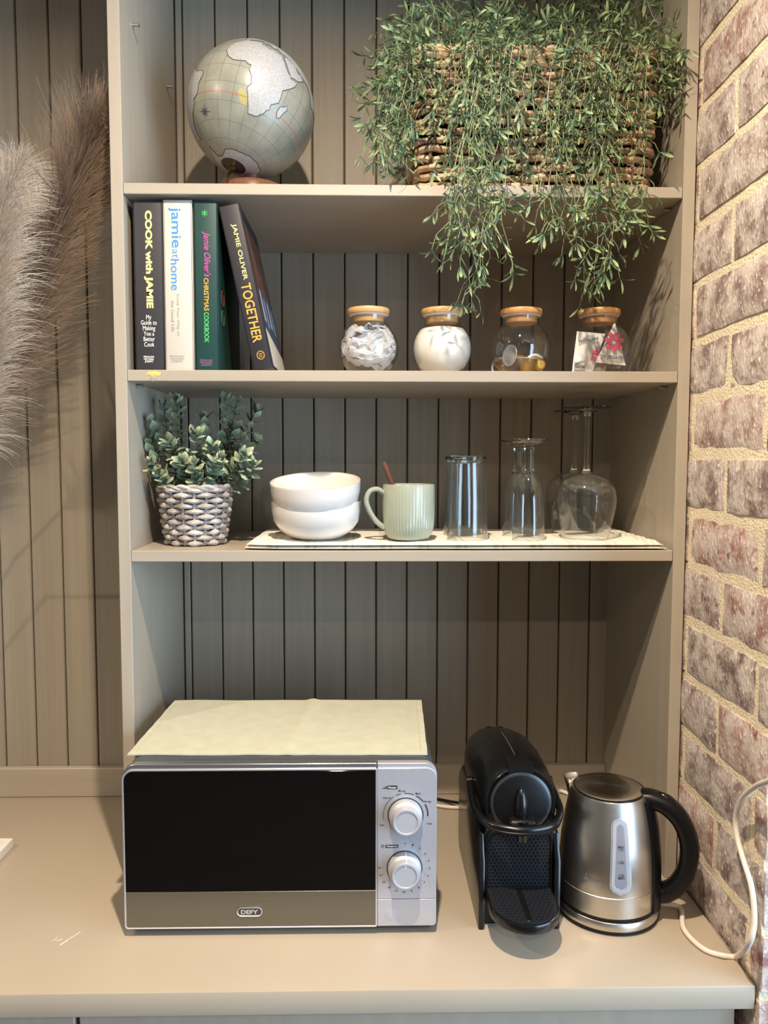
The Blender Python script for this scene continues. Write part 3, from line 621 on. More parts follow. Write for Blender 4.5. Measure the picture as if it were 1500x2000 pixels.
# coffee capsules
M_gold = M('bronze_capsule', rgb(176, 138, 84), 0.36, metal=0.75); M_foil = M('capsule_foil', rgb(176, 176, 178), 0.4, metal=0.6, bump=0.3, bscale=160); M_brown = M('capsule_inside', rgb(70, 56, 48), 0.5, metal=0.3); M_gold2 = M('gold_capsule', rgb(206, 166, 78), 0.3, metal=0.8)
def capsule(loc, axis, label, m1, m2):
    q = Vector((0, 0, 1)).rotation_difference(Vector(axis).normalized())
    t = thing('coffee_capsule', label, 'capsule', loc, q.to_euler(), 'coffee capsules in the jar')
    MB().lathe([(0.0, 0.0), (0.0065, 0.0003), (0.0098, 0.0035), (0.0140, 0.0235), (0.0140, 0.0242)], 32).build('cup', m1, t)
    MB().lathe([(0.0138, 0.0236), (0.0176, 0.0238), (0.0179, 0.0246), (0.0172, 0.0252), (0.0138, 0.025)], 32, closed=True).build('rim', M_chrome, t)
    MB().lathe([(0.0, 0.0252), (0.008, 0.0254), (0.0150, 0.0246), (0.0150, 0.0242), (0.0, 0.0242)], 32).build('foil_lid', m2, t)
jb = JZ + 0.0035
capsule((X3 - 0.001, JY - 0.006, jb + 0.0275), (-0.86, -0.5, 0.12), 'bronze coffee capsule tipped on its side with silver foil facing out', M_gold, M_foil)
capsule((X3 + 0.003, JY - 0.026, jb + 0.0002), (0.06, -0.06, 1.0), 'bronze coffee capsule standing upright with a dark lid', M_gold, M_brown)
capsule((X3 + 0.0275, JY - 0.031, jb + 0.0150), (-0.25, 0.93, 0.10), 'gold coffee capsule showing its round closed end', M_gold2, M_foil)
capsule((X3 - 0.022, JY + 0.004, jb + 0.0145), (-0.25, 0.95, 0.06), 'bronze coffee capsule lying behind the tipped one', M_gold, M_foil)
# milk sachets: pyramid pouches with flower print, stood upside down
M_pouch = M('milk_pouch', rgb(228, 222, 218), 0.35, bump=0.25, bscale=60, bdist=0.001); M_petal = M('petal_pink', rgb(226, 78, 122), 0.45); M_navy = M('navy_print', rgb(44, 62, 108), 0.5)
def pouch(label, tl, tr, bl, br, word, wrect, flower, fr, extra=None):
    """flat-ended pouch: front quad (pixel corners) bulged; local origin at its foot"""
    yf = JY - 0.026
    P = [ony(u, v, yf + dy) for (u, v, dy) in (tl, tr, bl, br)]; org = Vector((sum(p.x for p in P) / 4, yf + 0.01, min(p.z for p in P)))
    t = thing('milk_sachet', label, 'sachet', org, group='milk sachets in the jar'); Q = [p - org for p in P]
    nrm = ((Q[1] - Q[0]).cross(Q[2] - Q[0])).normalized()
    if nrm.y > 0: nrm = -nrm
    def fn(u, v, s):
        p = Q[0].lerp(Q[1], u).lerp(Q[2].lerp(Q[3], u), v); e = math.sin(PI * u) * math.sin(PI * min(1, max(0, v)))
        return p + nrm * (s * 0.0055 * e + 0.0008 * noise.noise(Vector((u * 6, v * 6, s))) * e)
    b = MB(); b.grid(lambda u, v: fn(u, v, 1), 12, 12); b.grid(lambda u, v: fn(1 - u, v, -1), 12, 12); b.build('pouch', M_pouch, t)
    def surf(u, v): return fn(u, v, 1) + nrm * 0.0006
    def decal(name, me_o):
        return me_o
    (u0, v0, w_, h_, ang) = wrect; c = surf(u0, v0); ex = (surf(min(u0 + 0.1, 1), v0) - c).normalized(); ey = nrm.cross(ex).normalized()
    rx = ex * math.cos(ang) + ey * math.sin(ang); ry = nrm.cross(rx)
    tp = text_part('brand_print', word, M_navy, t, (0, 0, 0), (1, 0, 0), (0, 1, 0), w_, h_, 0.015)
    for v in tp.data.vertices:
        pp = c + rx * v.co.x + ry * v.co.y
        v.co = pp + nrm * 0.0034
    fu, fv = flower; c2 = surf(fu, fv)
    for k in range(7):
        a = 2 * PI * k / 7 + 0.3; d = ex * math.cos(a) + ey * math.sin(a); n2 = nrm.cross(d)
        b = MB(); cc = c2 + d * fr * 0.62 + nrm * 0.0012; b.add([cc + d * (fr * 0.42 * math.cos(q)) + n2 * (fr * 0.26 * math.sin(q)) for q in [2 * PI * i / 10 for i in range(10)]], [tuple(range(10))]); b.build('petal_print', M_petal, t, smooth=False)
    return t, surf, nrm, ex, ey
t, surf, nm, ex, ey = pouch('milk sachet with a folded top standing on its grey printed end', (1127, 647, 0.006), (1182, 652, 0.006), (1117, 727, 0.0), (1157, 727, 0.0), 'parmalat', (0.42, 0.22, 0.032, 0.0070, PI + 0.22), (0.86, 0.58), 0.0115)
b = MB(); c0 = surf(0.32, 0.86); b.add([c0 + ex * sx * 0.0095 + ey * sy * 0.0065 for sx, sy in ((-1, -1), (1, -1), (1, 1), (-1, 1))], [(0, 1, 2, 3)]); b.build('grey_panel', M('pouch_grey', rgb(150, 148, 148), 0.5), t, smooth=False)
text_part('panel_print', 'Gourmet', M_dark, t, c0 + nm * 0.0005, ex, ey, 0.016, 0.005, 0.01)
pouch('pointed milk sachet leaning in front with its tip upwards', (1199, 632, 0.002), (1202, 632, 0.002), (1163, 708, -0.006), (1222, 714, -0.004), 'parmalat', (0.55, 0.85, 0.043, 0.0098, PI + 0.07), (0.50, 0.48), 0.0165)
pouch('small crumpled milk sachet lying at the bottom behind the others', (1150, 712, 0.016), (1184, 714, 0.016), (1158, 727, 0.012), (1182, 727, 0.012), 'pa', (0.3, 0.5, 0.006, 0.004, PI), (0.7, 0.5), 0.003)

# ------------------------------------------------------------------ wicker basket on the top shelf
M_wick = M('brown_wicker', rgb(172, 144, 112), 0.5, var=0.35, vscale=30, rand=0.14, bump=0.4, bscale=120, bdist=0.001)
M_wick_d = M('dark_wicker', rgb(96, 66, 46), 0.55, var=0.3, vscale=30)
def loop_path(hx, hy, r, step):
    """points round a rounded rectangle centred on 0"""
    P = []; seg = [((-hx + r, -hy), (hx - r, -hy)), ((hx, -hy + r), (hx, hy - r)), ((hx - r, hy), (-hx + r, hy)), ((-hx, hy - r), (-hx, -hy + r))]
    cen = [(hx - r, -hy + r, -PI / 2), (hx - r, hy - r, 0), (-hx + r, hy - r, PI / 2), (-hx + r, -hy + r, PI)]
    for (a, b), (cx, cy, a0) in zip(seg, cen):
        n = max(1, int(round(math.hypot(b[0] - a[0], b[1] - a[1]) / step)))
        for i in range(n): P.append((a[0] + (b[0] - a[0]) * i / n, a[1] + (b[1] - a[1]) * i / n))
        m = max(2, int(round(r * PI / 2 / step)))
        for i in range(m): P.append((cx + r * math.cos(a0 + PI / 2 * i / m), cy + r * math.sin(a0 + PI / 2 * i / m)))
    return P
BX = (0.432 + 0.812) / 2; BH = 0.205; BY = 0.145
bk_ = thing('wicker_basket', 'rectangular brown wicker basket on the top shelf', 'basket', (BX, BY, S1T + 0.0024))
rows = 15; HX0, HY0 = 0.181, 0.112
def bsize(z): f = z / BH; return HX0 + 0.010 * f, HY0 + 0.006 * f
base = loop_path(HX0, HY0, 0.022, 0.0085); n0 = len(base); per = 4
for i in range(rows):
    z = 0.0065 + i * (BH - 0.012) / (rows - 1); hx, hy = bsize(z); P = loop_path(hx, hy, 0.022, 0.0085); path = []; n = len(P)
    for k, (x, y) in enumerate(P):
        nx, ny = (P[(k + 1) % n][1] - P[k - 1][1]), -(P[(k + 1) % n][0] - P[k - 1][0]); l = math.hypot(nx, ny); off = 0.0036 * math.cos(k * PI / per + (PI if i % 2 else 0)) + rnd.uniform(-0.0006, 0.0006)
        path.append((x + nx / l * off, y + ny / l * off, z + rnd.uniform(-0.0011, 0.0011) + 0.0012 * math.sin(k * 0.21 + i * 1.7)))
    MB().tube(path, [0.0056 * rnd.uniform(0.88, 1.10) for _ in path], 7, closed=True).build('weaver', M_wick, bk_)
for k in range(0, n0, per):
    x, y = base[k]; f = (HX0 + 0.010) / HX0; fy = (HY0 + 0.006) / HY0
    MB().tube([(x, y, 0.0015), (x * (1 + f) / 2, y * (1 + fy) / 2, BH / 2), (x * f, y * fy, BH + 0.001)], 0.0035, 6).build('stake', M_wick_d, bk_)
hx, hy = bsize(BH); P = loop_path(hx, hy, 0.022, 0.006); path = []
for ph in (0, PI):
    path = [(x * (1 + 0.006 * math.sin(k * 0.9 + ph)), y * (1 + 0.009 * math.sin(k * 0.9 + ph)), BH + 0.003 + 0.0035 * math.cos(k * 0.9 + ph)) for k, (x, y) in enumerate(P)]
    MB().tube(path, 0.0046, 7, closed=True).build('rim_braid', M_wick, bk_)
MB().prism(loop_path(HX0 - 0.006, HY0 - 0.006, 0.02, 0.01), 'z', 0.001, 0.006).build('bottom', M_wick_d, bk_, smooth=False)
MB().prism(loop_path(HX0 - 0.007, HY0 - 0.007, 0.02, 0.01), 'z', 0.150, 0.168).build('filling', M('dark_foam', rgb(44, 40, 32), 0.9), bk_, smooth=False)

# ------------------------------------------------------------------ leaves
def leaf_mat(name, base, tip, rough, rand):
    m = bpy.data.materials.new(name); m.use_nodes = True; nt = m.node_tree; N = nt.nodes; L = nt.links; b = N['Principled BSDF']; b.inputs['Roughness'].default_value = rough
    at = N.new('ShaderNodeAttribute'); at.attribute_name = 'along'; at2 = N.new('ShaderNodeAttribute'); at2.attribute_name = 'hue'; oi = N.new('ShaderNodeObjectInfo')
    cr = N.new('ShaderNodeValToRGB'); cr.color_ramp.elements[0].color = (*base, 1); cr.color_ramp.elements[1].color = (*tip, 1); cr.color_ramp.elements[0].position = 0.35; cr.color_ramp.elements[1].position = 1.0
    L.new(at.outputs['Fac'], cr.inputs['Fac'])
    ad = N.new('ShaderNodeMath'); ad.operation = 'ADD'; L.new(at2.outputs['Fac'], ad.inputs[0]); L.new(oi.outputs['Random'], ad.inputs[1])
    fr = N.new('ShaderNodeMath'); fr.operation = 'FRACT'; L.new(ad.outputs[0], fr.inputs[0])
    mr = N.new('ShaderNodeMapRange'); mr.inputs[3].default_value = 1 - rand; mr.inputs[4].default_value = 1 + rand; L.new(fr.outputs[0], mr.inputs[0])
    mh = N.new('ShaderNodeMapRange'); mh.inputs[3].default_value = 0.478; mh.inputs[4].default_value = 0.525; L.new(fr.outputs[0], mh.inputs[0])
    hs = N.new('ShaderNodeHueSaturation'); L.new(mr.outputs[0], hs.inputs['Value']); L.new(mh.outputs[0], hs.inputs['Hue']); L.new(cr.outputs[0], hs.inputs['Color']); L.new(hs.outputs[0], b.inputs['Base Color'])
    b.inputs['Subsurface Weight'].default_value = 0.0
    return m
def leaf_geo(L_, w, bend, n=4, cup=0.0, tipw=0.25, pos=0.62):
    """one leaf blade along +Z, face towards -Y; returns verts, faces, along"""
    vs = []; fs = []; al = []
    for i in range(n + 1):
        t = i / n; x = w * (math.sin(PI * min(1, t ** pos) * 0.93) + 0.10 * (1 - t)) * 0.5
        z = L_ * (t - 0.12 * bend * bend * t * t); y = L_ * bend * t * t * 0.5
        for s in (-1, 0, 1): vs.append(Vector((x * s, y - (cup * w if s else 0), z))); al.append(t)
    for i in range(n):
        for s in (0, 1): a = i * 3 + s; fs.append((a, a + 1, a + 4, a + 3))
    return vs, fs, al
def leaf_mesh(name, parts, mat):
    """parts: list of (verts, faces, along, hue)"""
    V = []; F = []; A_ = []; H_ = []
    for v, f, a, h in parts:
        n = len(V); V += [tuple(x) for x in v]; F += [tuple(i + n for i in q) for q in f]; A_ += a; H_ += [h] * len(v)
    me = bpy.data.meshes.new(name); me.from_pydata(V, [], F); me.materials.append(mat)
    at = me.attributes.new('along', 'FLOAT', 'POINT'); at.data.foreach_set('value', A_)
    at = me.attributes.new('hue', 'FLOAT', 'POINT'); at.data.foreach_set('value', H_)
    me.polygons.foreach_set('use_smooth', [True] * len(me.polygons)); me.update(); return me
def frame(d, roll=0.0):
    """rotation taking +Z to d with a roll"""
    return (Vector((0, 0, 1)).rotation_difference(d.normalized()) @ Quaternion((0, 0, 1), roll))

# trailing plant in the basket
M_leafA = leaf_mat('trailing_leaf', rgb(80, 106, 80), rgb(150, 162, 108), 0.5, 0.32)
M_stemA = M('trailing_stem', rgb(132, 146, 108), 0.5, var=0.2, vscale=60)
pl = thing('trailing_plant', 'bushy artificial trailing plant with thin green leaves spilling over the wicker basket', 'plant', (BX, BY, S1T + 0.165))
PO = Vector((BX, BY, S1T + 0.165))
leaves = []          # (pos, quat, length, width, bend)
LV = [leaf_geo(1, 0.180, b_, 4, 0.15, pos=1.6) for b_ in (-0.9, 0.3, 1.0)]
XMAX = W_ + 0.012
def clampp(p):
    p = Vector(p); p.y = min(p.y, DB - 0.008)
    if p.y > -0.002: p.x = min(p.x, W_ - 0.006)
    else: p.x = min(p.x, FX - 0.006)
    if -0.004 < p.y < DB and S1B - 0.004 < p.z < S1T + 0.003 : p.y = -0.006
    return p
def cluster(p, d, k, ln, spread, r):
    ref = d.orthogonal().normalized(); a0 = r.uniform(0, 2 * PI)
    for i in range(k):
        a = a0 + 2 * PI * i / k + r.uniform(-0.3, 0.3); s = r.uniform(0.5, 1.15) * spread
        side = Quaternion(d, a) @ ref; dd = (d * math.cos(s) + side * math.sin(s)).normalized(); l = ln * r.uniform(0.7, 1.25)
        tip = p + dd * l
        if (clampp(tip) - tip).length > 0.004: continue
        leaves.append((p.copy(), frame(dd, r.uniform(0, 6.28)), l, r.uniform(0.75, 1.25), r.randrange(3)))
def strand(P, r, twig=0.034, step=0.021, dens=1.0, thick=0.0009):
    path = [Vector(q) for q in catmull(P, 7)]; ph = r.uniform(0, 6); path = [clampp(q + Vector((0.005 * math.sin(ph + 0.55 * i), 0.003 * math.cos(ph * 2 + 0.4 * i), 0)) * min(1, i / 4)) for i, q in enumerate(path)]; b = MB(); n = len(path)
    b.tube(path, [thick * (1 - 0.6 * i / n) for i in range(n)], 5)
    acc = 0.0; side = r.uniform(0, 6.28)
    for i in range(1, n):
        seg = path[i] - path[i - 1]; acc += seg.length
        if acc > step and seg.length > 1e-6:
            acc = 0; t = seg.normalized(); ref = t.orthogonal().normalized()
            for q in range(2 if r.random() < 0.30 * dens else 1):
                side += 2.4 + r.uniform(-0.5, 0.5); out = Quaternion(t, side) @ ref
                d = (t * r.uniform(0.5, 1.0) + out * r.uniform(0.6, 1.0) + Vector((0, 0, r.uniform(-0.35, 0.1)))).normalized(); l = twig * r.uniform(0.55, 1.25)
                p0 = path[i]; p1 = clampp(p0 + d * l * 0.55 + out * l * 0.12); p2 = clampp(p0 + d * l + Vector((0, -0.001, -l * 0.15)))
                b.tube([p0, p1, p2], [thick * 0.7, thick * 0.6, thick * 0.45], 4)
                dd = (p2 - p1); dd = dd.normalized() if dd.length > 1e-6 else d
                cluster(p2, dd, r.choice((2, 3, 4, 4)), 0.0225, 0.85, r)
                if r.random() < 0.45: cluster(p1, dd, 1, 0.020, 1.0, r)
    d = (path[-1] - path[-3]).normalized() if n > 3 else Vector((0, 0, -1)); cluster(path[-1], d, 5, 0.021, 0.75, r)
    b.v = [tuple(Vector(v) - PO) for v in b.v]; b.build('stem', M_stemA, pl, weld=False)
r = random.Random(11)
def root(u): return Vector((min(max(ony(u, 120, 0.1).x, BX - 0.165), BX + 0.165), r.uniform(0.06, 0.21), S1T + 0.166))
for k in range(50):                                       # tuft above the rim
    u = 745 + (1335 - 745) * (k + r.random()) / 50; v = r.uniform(-25, 90) if 820 < u < 1270 else r.uniform(35, 125); yt = r.uniform(0.03, 0.24)
    e = ony(u, v, yt); s = root(u + r.uniform(-70, 70) * (1 if 800 < u < 1280 else 0)); m = s.lerp(e, 0.5) + Vector((0, 0, 0.025))
    strand([s, m, e, e + Vector((r.uniform(-0.03, 0.03), -0.015, r.uniform(-0.03, 0.0)))], r)
for k in range(29):                                       # curtain over the basket front
    u = 775 + (1235 - 775) * (k + r.random()) / 29; cen = math.exp(-((u - 1010) / 150) ** 2)
    v = r.uniform(190, 330) + 45 * cen * r.random(); v = min(v, 365)
    if u < 860 or u > 1170: v = r.uniform(150, 300)
    yt = r.uniform(-0.012, 0.018); s = root(u + r.uniform(-40, 40)); s.y = r.uniform(0.05, 0.12); e = ony(u, v, yt)
    if e.z < S1T + 0.012: e.z = S1T + 0.012
    top = Vector((s.x * 0.5 + e.x * 0.5, yt + 0.012, S1T + BH + r.uniform(0.008, 0.03)))
    strand([s, top + Vector((0, 0.03, 0.006)), Vector((e.x * 0.8 + s.x * 0.2, yt, S1T + BH - 0.035)), e], r, twig=0.040, step=0.023)
tails = [(868, 470), (905, 520), (925, 588), (900, 440), (945, 470), (962, 430), (985, 490), (880, 410), (928, 545), (1075, 440), (1110, 480), (1140, 520), (1170, 560), (1195, 500), (1215, 455), (1245, 430), (1160, 430), (1258, 400), (1185, 535), (1130, 410), (1205, 400), (1000, 400), (1060, 405)]
for (u, v) in tails:                                      # trailing ends below the shelf
    yt = r.uniform(-0.035, -0.012); e = ony(u, v, yt); su = u + (r.uniform(-30, 30) + (20 if u < 950 else -15)); s = root(su); s.y = 0.06
    m1 = Vector((s.x, -0.002, S1T + BH + 0.01)); m2 = ony(su, 250, -0.014); m3 = ony(u * 0.6 + su * 0.4, 365, -0.020)
    strand([s, m1, m2, m3, (m3 + e) / 2 + Vector((r.uniform(-0.008, 0.008), 0, 0)), e], r, twig=0.038, step=0.022)
for k in range(9):                                        # towards the right side panel
    u = r.uniform(1290, 1348); v = r.uniform(85, 245); e = ony(u, v, r.uniform(-0.02, 0.03)); s = root(1230); strand([s, s.lerp(e, 0.5) + Vector((0, -0.01, 0.05)), e], r)
for k in range(11):                                       # over the left end
    u = r.uniform(728, 800); v = r.uniform(150, 350); e = ony(u, v, r.uniform(0.0, 0.06)); e.z = max(e.z, S1T + 0.02); s = root(820); strand([s, s.lerp(e, 0.4) + Vector((-0.02, -0.03, 0.05)), e.lerp(s, 0.25) + Vector((-0.02, 0, 0.02)), e], r)
leaves.sort(key=lambda q: (q[0] - CAM).length - 0.9 * q[2])
LM = [leaf_mesh('leaf', [(*g, 0.0)], M_leafA) for g in LV]
def put_leaf(l, LMs, parent, org):
    o = obj('leaf', LMs[l[4]], parent); o.location = l[0] - org; o.rotation_mode = 'QUATERNION'; o.rotation_quaternion = l[1]; o.scale = (l[2] * l[3], l[2], l[2])
for l in leaves[:300]: put_leaf(l, LM, pl, PO)
parts = []
for l in leaves[300:]:
    v, f, a = LV[l[4]]; mt = l[1].to_matrix(); parts.append(([mt @ Vector((q.x * l[2] * l[3], q.y * l[2], q.z * l[2])) + l[0] - PO for q in v], f, a, rnd.random()))
o = obj('foliage', leaf_mesh('foliage', parts, M_leafA), pl); o['kind'] = 'stuff'
print('trailing leaves', len(leaves))

# ------------------------------------------------------------------ small potted plant
pc_ = onz(383, 1060, S3T); PC = Vector((0.0785, 0.100, S3T + 0.0012))
pot = thing('wicker_pot', 'small round whitewashed wicker pot on the lowest shelf', 'pot', PC)
M_wk2 = M('whitewashed_wicker', rgb(152, 136, 122), 0.6, var=0.32, vscale=45, rand=0.12, bump=0.35, bscale=150, bdist=0.001, col2=rgb(196, 188, 180)); M_wk2d = M('grey_wicker_stake', rgb(150, 144, 138), 0.6, var=0.2)
PH = 0.094; NS = 18
def prad(z): return 0.0435 + 0.0135 * (z / PH) ** 0.8
for i in range(11):
    z = 0.004 + i * (PH - 0.008) / 10; R0 = prad(z); n = NS * 4; path = []; rr_ = []
    for k in range(n):
        a = 2 * PI * k / n; c_ = math.cos(k * PI / 4 * 1.0 + (PI if i % 2 else 0)); R1 = R0 + 0.0030 * c_
        path.append((R1 * math.cos(a), R1 * math.sin(a), z + rnd.uniform(-0.0006, 0.0006))); rr_.append(0.0043 * (0.80 + 0.30 * max(0, c_)) * rnd.uniform(0.9, 1.1))
    MB().tube(path, rr_, 7, closed=True).build('weaver', M_wk2, pot)
for k in range(NS):
    a = 2 * PI * k / NS; MB().tube([(prad(z) * math.cos(a), prad(z) * math.sin(a), z) for z in (0.001, 0.03, 0.06, PH)], 0.0021, 6).build('stake', M_wk2d, pot)
for ph in (0, PI):
    MB().tube([((0.0575 + 0.002 * math.sin(k * 0.8 + ph)) * math.cos(2 * PI * k / 72), (0.0575 + 0.002 * math.sin(k * 0.8 + ph)) * math.sin(2 * PI * k / 72), PH + 0.0025 * math.cos(k * 0.785 + ph)) for k in range(72)], 0.0034, 7, closed=True).build('rim_braid', M_wk2, pot)
MB().lathe([(0, 0.001), (0.043, 0.001), (0.044, 0.006), (0, 0.006)], 32).build('bottom', M_wk2d, pot)
MB().lathe([(0, 0.070), (0.050, 0.070), (0.0515, 0.078), (0, 0.080)], 32).build('filling', M('dark_moss', rgb(52, 50, 44), 0.9), pot)
M_leafB = leaf_mat('boxwood_leaf', rgb(106, 126, 104), rgb(172, 178, 142), 0.5, 0.30); M_stemB = M('boxwood_stem', rgb(112, 104, 76), 0.6)
PO2 = PC + Vector((0, 0, 0.079)); bx = thing('boxwood_plant', 'bushy artificial boxwood with grey-green oval leaves in the small wicker pot', 'plant', PO2)
LB = [leaf_geo(1, 0.62, b_, 5, 0.12, pos=0.9) for b_ in (-0.35, 0.15, 0.5)]; LMB = [leaf_mesh('leaf', [(*g, 0.0)], M_leafB) for g in LB]
tips = [(345, 778, 0.085), (290, 818, 0.085), (318, 786, 0.13), (465, 770, 0.15), (440, 775, 0.13), (503, 800, 0.14), (500, 858, 0.09), (398, 812, 0.09), (385, 842, 0.05), (478, 885, 0.06), (295, 900, 0.055), (380, 905, 0.04), (430, 890, 0.045), (355, 895, 0.045), (412, 868, 0.055), (288, 850, 0.09), (460, 830, 0.13), (330, 860, 0.06), (495, 905, 0.07), (310, 922, 0.05)]
r = random.Random(5); lf = []
for (u, v, y) in tips:
    e = ony(u, v, y); a = r.uniform(0, 6.28); s = PO2 + Vector((0.02 * math.cos(a), 0.02 * math.sin(a), 0)); s.x += (e.x - PC.x) * 0.25
    m = s.lerp(e, 0.5) + Vector(((e.x - s.x) * 0.12, 0, (e.z - s.z) * 0.02)); path = catmull([s, m, e], 8); b = MB()
    b.tube(path, [0.0017 * (1 - 0.5 * i / len(path)) for i in range(len(path))], 6); b.v = [tuple(Vector(q) - PO2) for q in b.v]; b.build('stem', M_stemB, bx, weld=False)
    L_ = (e - s).length; nn = max(6, min(15, int(L_ / 0.0082))); ang = r.uniform(0, 6)
    for j in range(nn):
        t = 0.22 + 0.78 * j / (nn - 1); i = min(len(path) - 2, int(t * (len(path) - 1))); p = path[i]; d = (path[i + 1] - path[i]).normalized() if i + 1 < len(path) else d
        ref = d.orthogonal().normalized(); ang += PI / 2 + r.uniform(-0.2, 0.2)
        top = j == nn - 1
        for q in range(3 if top else 2):
            a = ang + (2 * PI * q / 3 if top else PI * q); side = Quaternion(d, a) @ ref; op = 0.55 if top else r.uniform(0.8, 1.15)
            dd = (d * math.cos(op) + side * math.sin(op)).normalized(); l = (0.0178 if not top else 0.0145) * r.uniform(0.85, 1.3)
            # blade faces the stem side
            z_ = dd; x_ = d.cross(side).normalized(); y_ = z_.cross(x_).normalized(); qt = Matrix((x_, y_, z_)).transposed().to_quaternion()
            p2 = p + dd * l
            if p2.x < 0.004 or p2.z > S2B - 0.004: continue
            lf.append((p + Vector((0, 0, 0)), qt, l, r.uniform(0.9, 1.15), r.randrange(3)))
lf.sort(key=lambda q: (q[0] - CAM).length)
for l in lf[:300]: put_leaf(l, LMB, bx, PO2)
if len(lf) > 300:
    lf2 = lf[300:]; parts = []
    for l in lf2:
        v, f, a = LB[l[4]]; mt = l[1].to_matrix(); parts.append(([mt @ Vector((q.x * l[2] * l[3], q.y * l[2], q.z * l[2])) + l[0] - PO2 for q in v], f, a, rnd.random()))
    o = obj('foliage', leaf_mesh('foliage', parts, M_leafB), bx); o['kind'] = 'stuff'
print('boxwood leaves', len(lf))

# ------------------------------------------------------------------ folded tea towel and the crockery on it
def towel_mat():
    m = M('striped_towel', rgb(226, 218, 200), 0.85, bump=0.3, bscale=700, bdist=0.0006); nt = m.node_tree; N = nt.nodes; L = nt.links; b = N['Principled BSDF']
    tc = N.new('ShaderNodeTexCoord'); sp = N.new('ShaderNodeSeparateXYZ'); L.new(tc.outputs['Object'], sp.inputs[0])
    def mth(op, a, c=None):
        n = N.new('ShaderNodeMath'); n.operation = op
        for i, x in enumerate((a, c)):
            if x is None: continue
            if isinstance(x, (int, float)): n.inputs[i].default_value = x
            else: L.new(x, n.inputs[i])
        return n.outputs[0]
    f = mth('FRACT', mth('MULTIPLY', sp.outputs['X'], 17.0)); a = mth('LESS_THAN', f, 0.14); c = mth('LESS_THAN', mth('ABSOLUTE', mth('SUBTRACT', f, 0.27)), 0.035)
    fac = mth('MULTIPLY', mth('MAXIMUM', a, c), 0.5); mx = N.new('ShaderNodeMixRGB'); L.new(fac, mx.inputs[0]); mx.inputs[1].default_value = (*rgb(228, 220, 204), 1); mx.inputs[2].default_value = (*rgb(186, 176, 158), 1); L.new(mx.outputs[0], b.inputs['Base Color']); return m
M_towel = towel_mat(); TX0, TX1, TY0, TY1 = 0.172, 0.832, 0.0012, 0.262
tw = thing('tea_towel', 'white tea towel with thin beige stripes folded flat on the lowest shelf', 'towel', ((TX0 + TX1) / 2, (TY0 + TY1) / 2, S3T + 0.0003))
TT = 0.0085; hx = (TX1 - TX0) / 2; hy = (TY1 - TY0) / 2
def layer(z0, th, ix0, ix1, iy, name, seed):
    b = MB(); nu, nv = 70, 16
    def edge(u, v):
        x = -hx + ix0 + (2 * hx - ix0 - ix1) * u; y = -hy + iy + (2 * hy - iy) * v
        y += 0.0022 * noise.noise(Vector((x * 9 + seed, 0, 0))) * (1 if v < 0.5 else 0.4) + 0.012 * (1 - v) * max(0, (0.12 - u) / 0.12) ** 2
        x += 0.003 * noise.noise(Vector((y * 20, seed, 0)))
        return x, y
    def top(u, v):
        x, y = edge(u, v); e = min(min(u, 1 - u) * 2 * hx, min(v, 1 - v) * 2 * hy); f = math.sqrt(max(0, min(1, e / (th * 0.8)))) 
        amp = 0.0016 * min(1, min(abs(u - 0.0), abs(1 - u)) * 12 + 0.2)
        return Vector((x, y, z0 + th * (0.45 + 0.55 * f) + (amp * noise.noise(Vector((x * 26, y * 18, seed))) + (0.0058 * math.exp(-((u - 0.955) / 0.04) ** 2) + 0.003 * math.exp(-((u - 0.04) / 0.05) ** 2)) * math.sin(y * 130 + 20 * u) ** 2) * f))
    def bot(u, v):
        x, y = edge(1 - u, v); e = min(min(u, 1 - u) * 2 * hx, min(v, 1 - v) * 2 * hy); f = math.sqrt(max(0, min(1, e / (th * 0.8)))); return Vector((x, y, z0 + th * 0.45 * (1 - f)))
    b.grid(top, nu, nv); b.grid(bot, nu, nv); return b.build(name, M_towel, tw, angle=80)
layer(0.0, 0.0062, 0.0, 0.0, 0.0, 'lower_fold', 1.0); layer(0.0054, 0.0060, 0.003, 0.004, 0.0010, 'upper_fold', 4.2)
ZT = S3T + 0.0003 + 0.0128
M_cer = M('white_ceramic', rgb(222, 216, 208), 0.22, coat=0.5); M_rim = M('ceramic_rim', rgb(200, 180, 160), 0.4)
def bowl(loc, rot, label):
    t = thing('bowl', label, 'bowl', loc, rot, 'white cereal bowls')
    MB().lathe([(0.0, 0.0), (0.034, 0.0), (0.041, 0.0025), (0.057, 0.012), (0.0685, 0.028), (0.0720, 0.045), (0.0724, 0.0595), (0.0712, 0.0602), (0.0700, 0.0595), (0.0694, 0.045), (0.0655, 0.029), (0.054, 0.0150), (0.038, 0.0065), (0.0, 0.0050)], 64).build('shell', M_cer, t, angle=60)
    MB().lathe([(0.0719, 0.0596), (0.0720, 0.0605), (0.0711, 0.0608), (0.0702, 0.0601)], 64, closed=True).build('rim', M_rim, t)
by = 0.064; bxp = ony(618, 1010, by).x
bowl((bxp, by, ZT), (0, 0, 0), 'white ceramic bowl standing on the striped towel')
bowl((bxp + 0.001, by - 0.002, ZT + 0.0345), (math.radians(10), math.radians(-1.5), 0), 'white ceramic bowl stacked tilted inside the lower bowl')
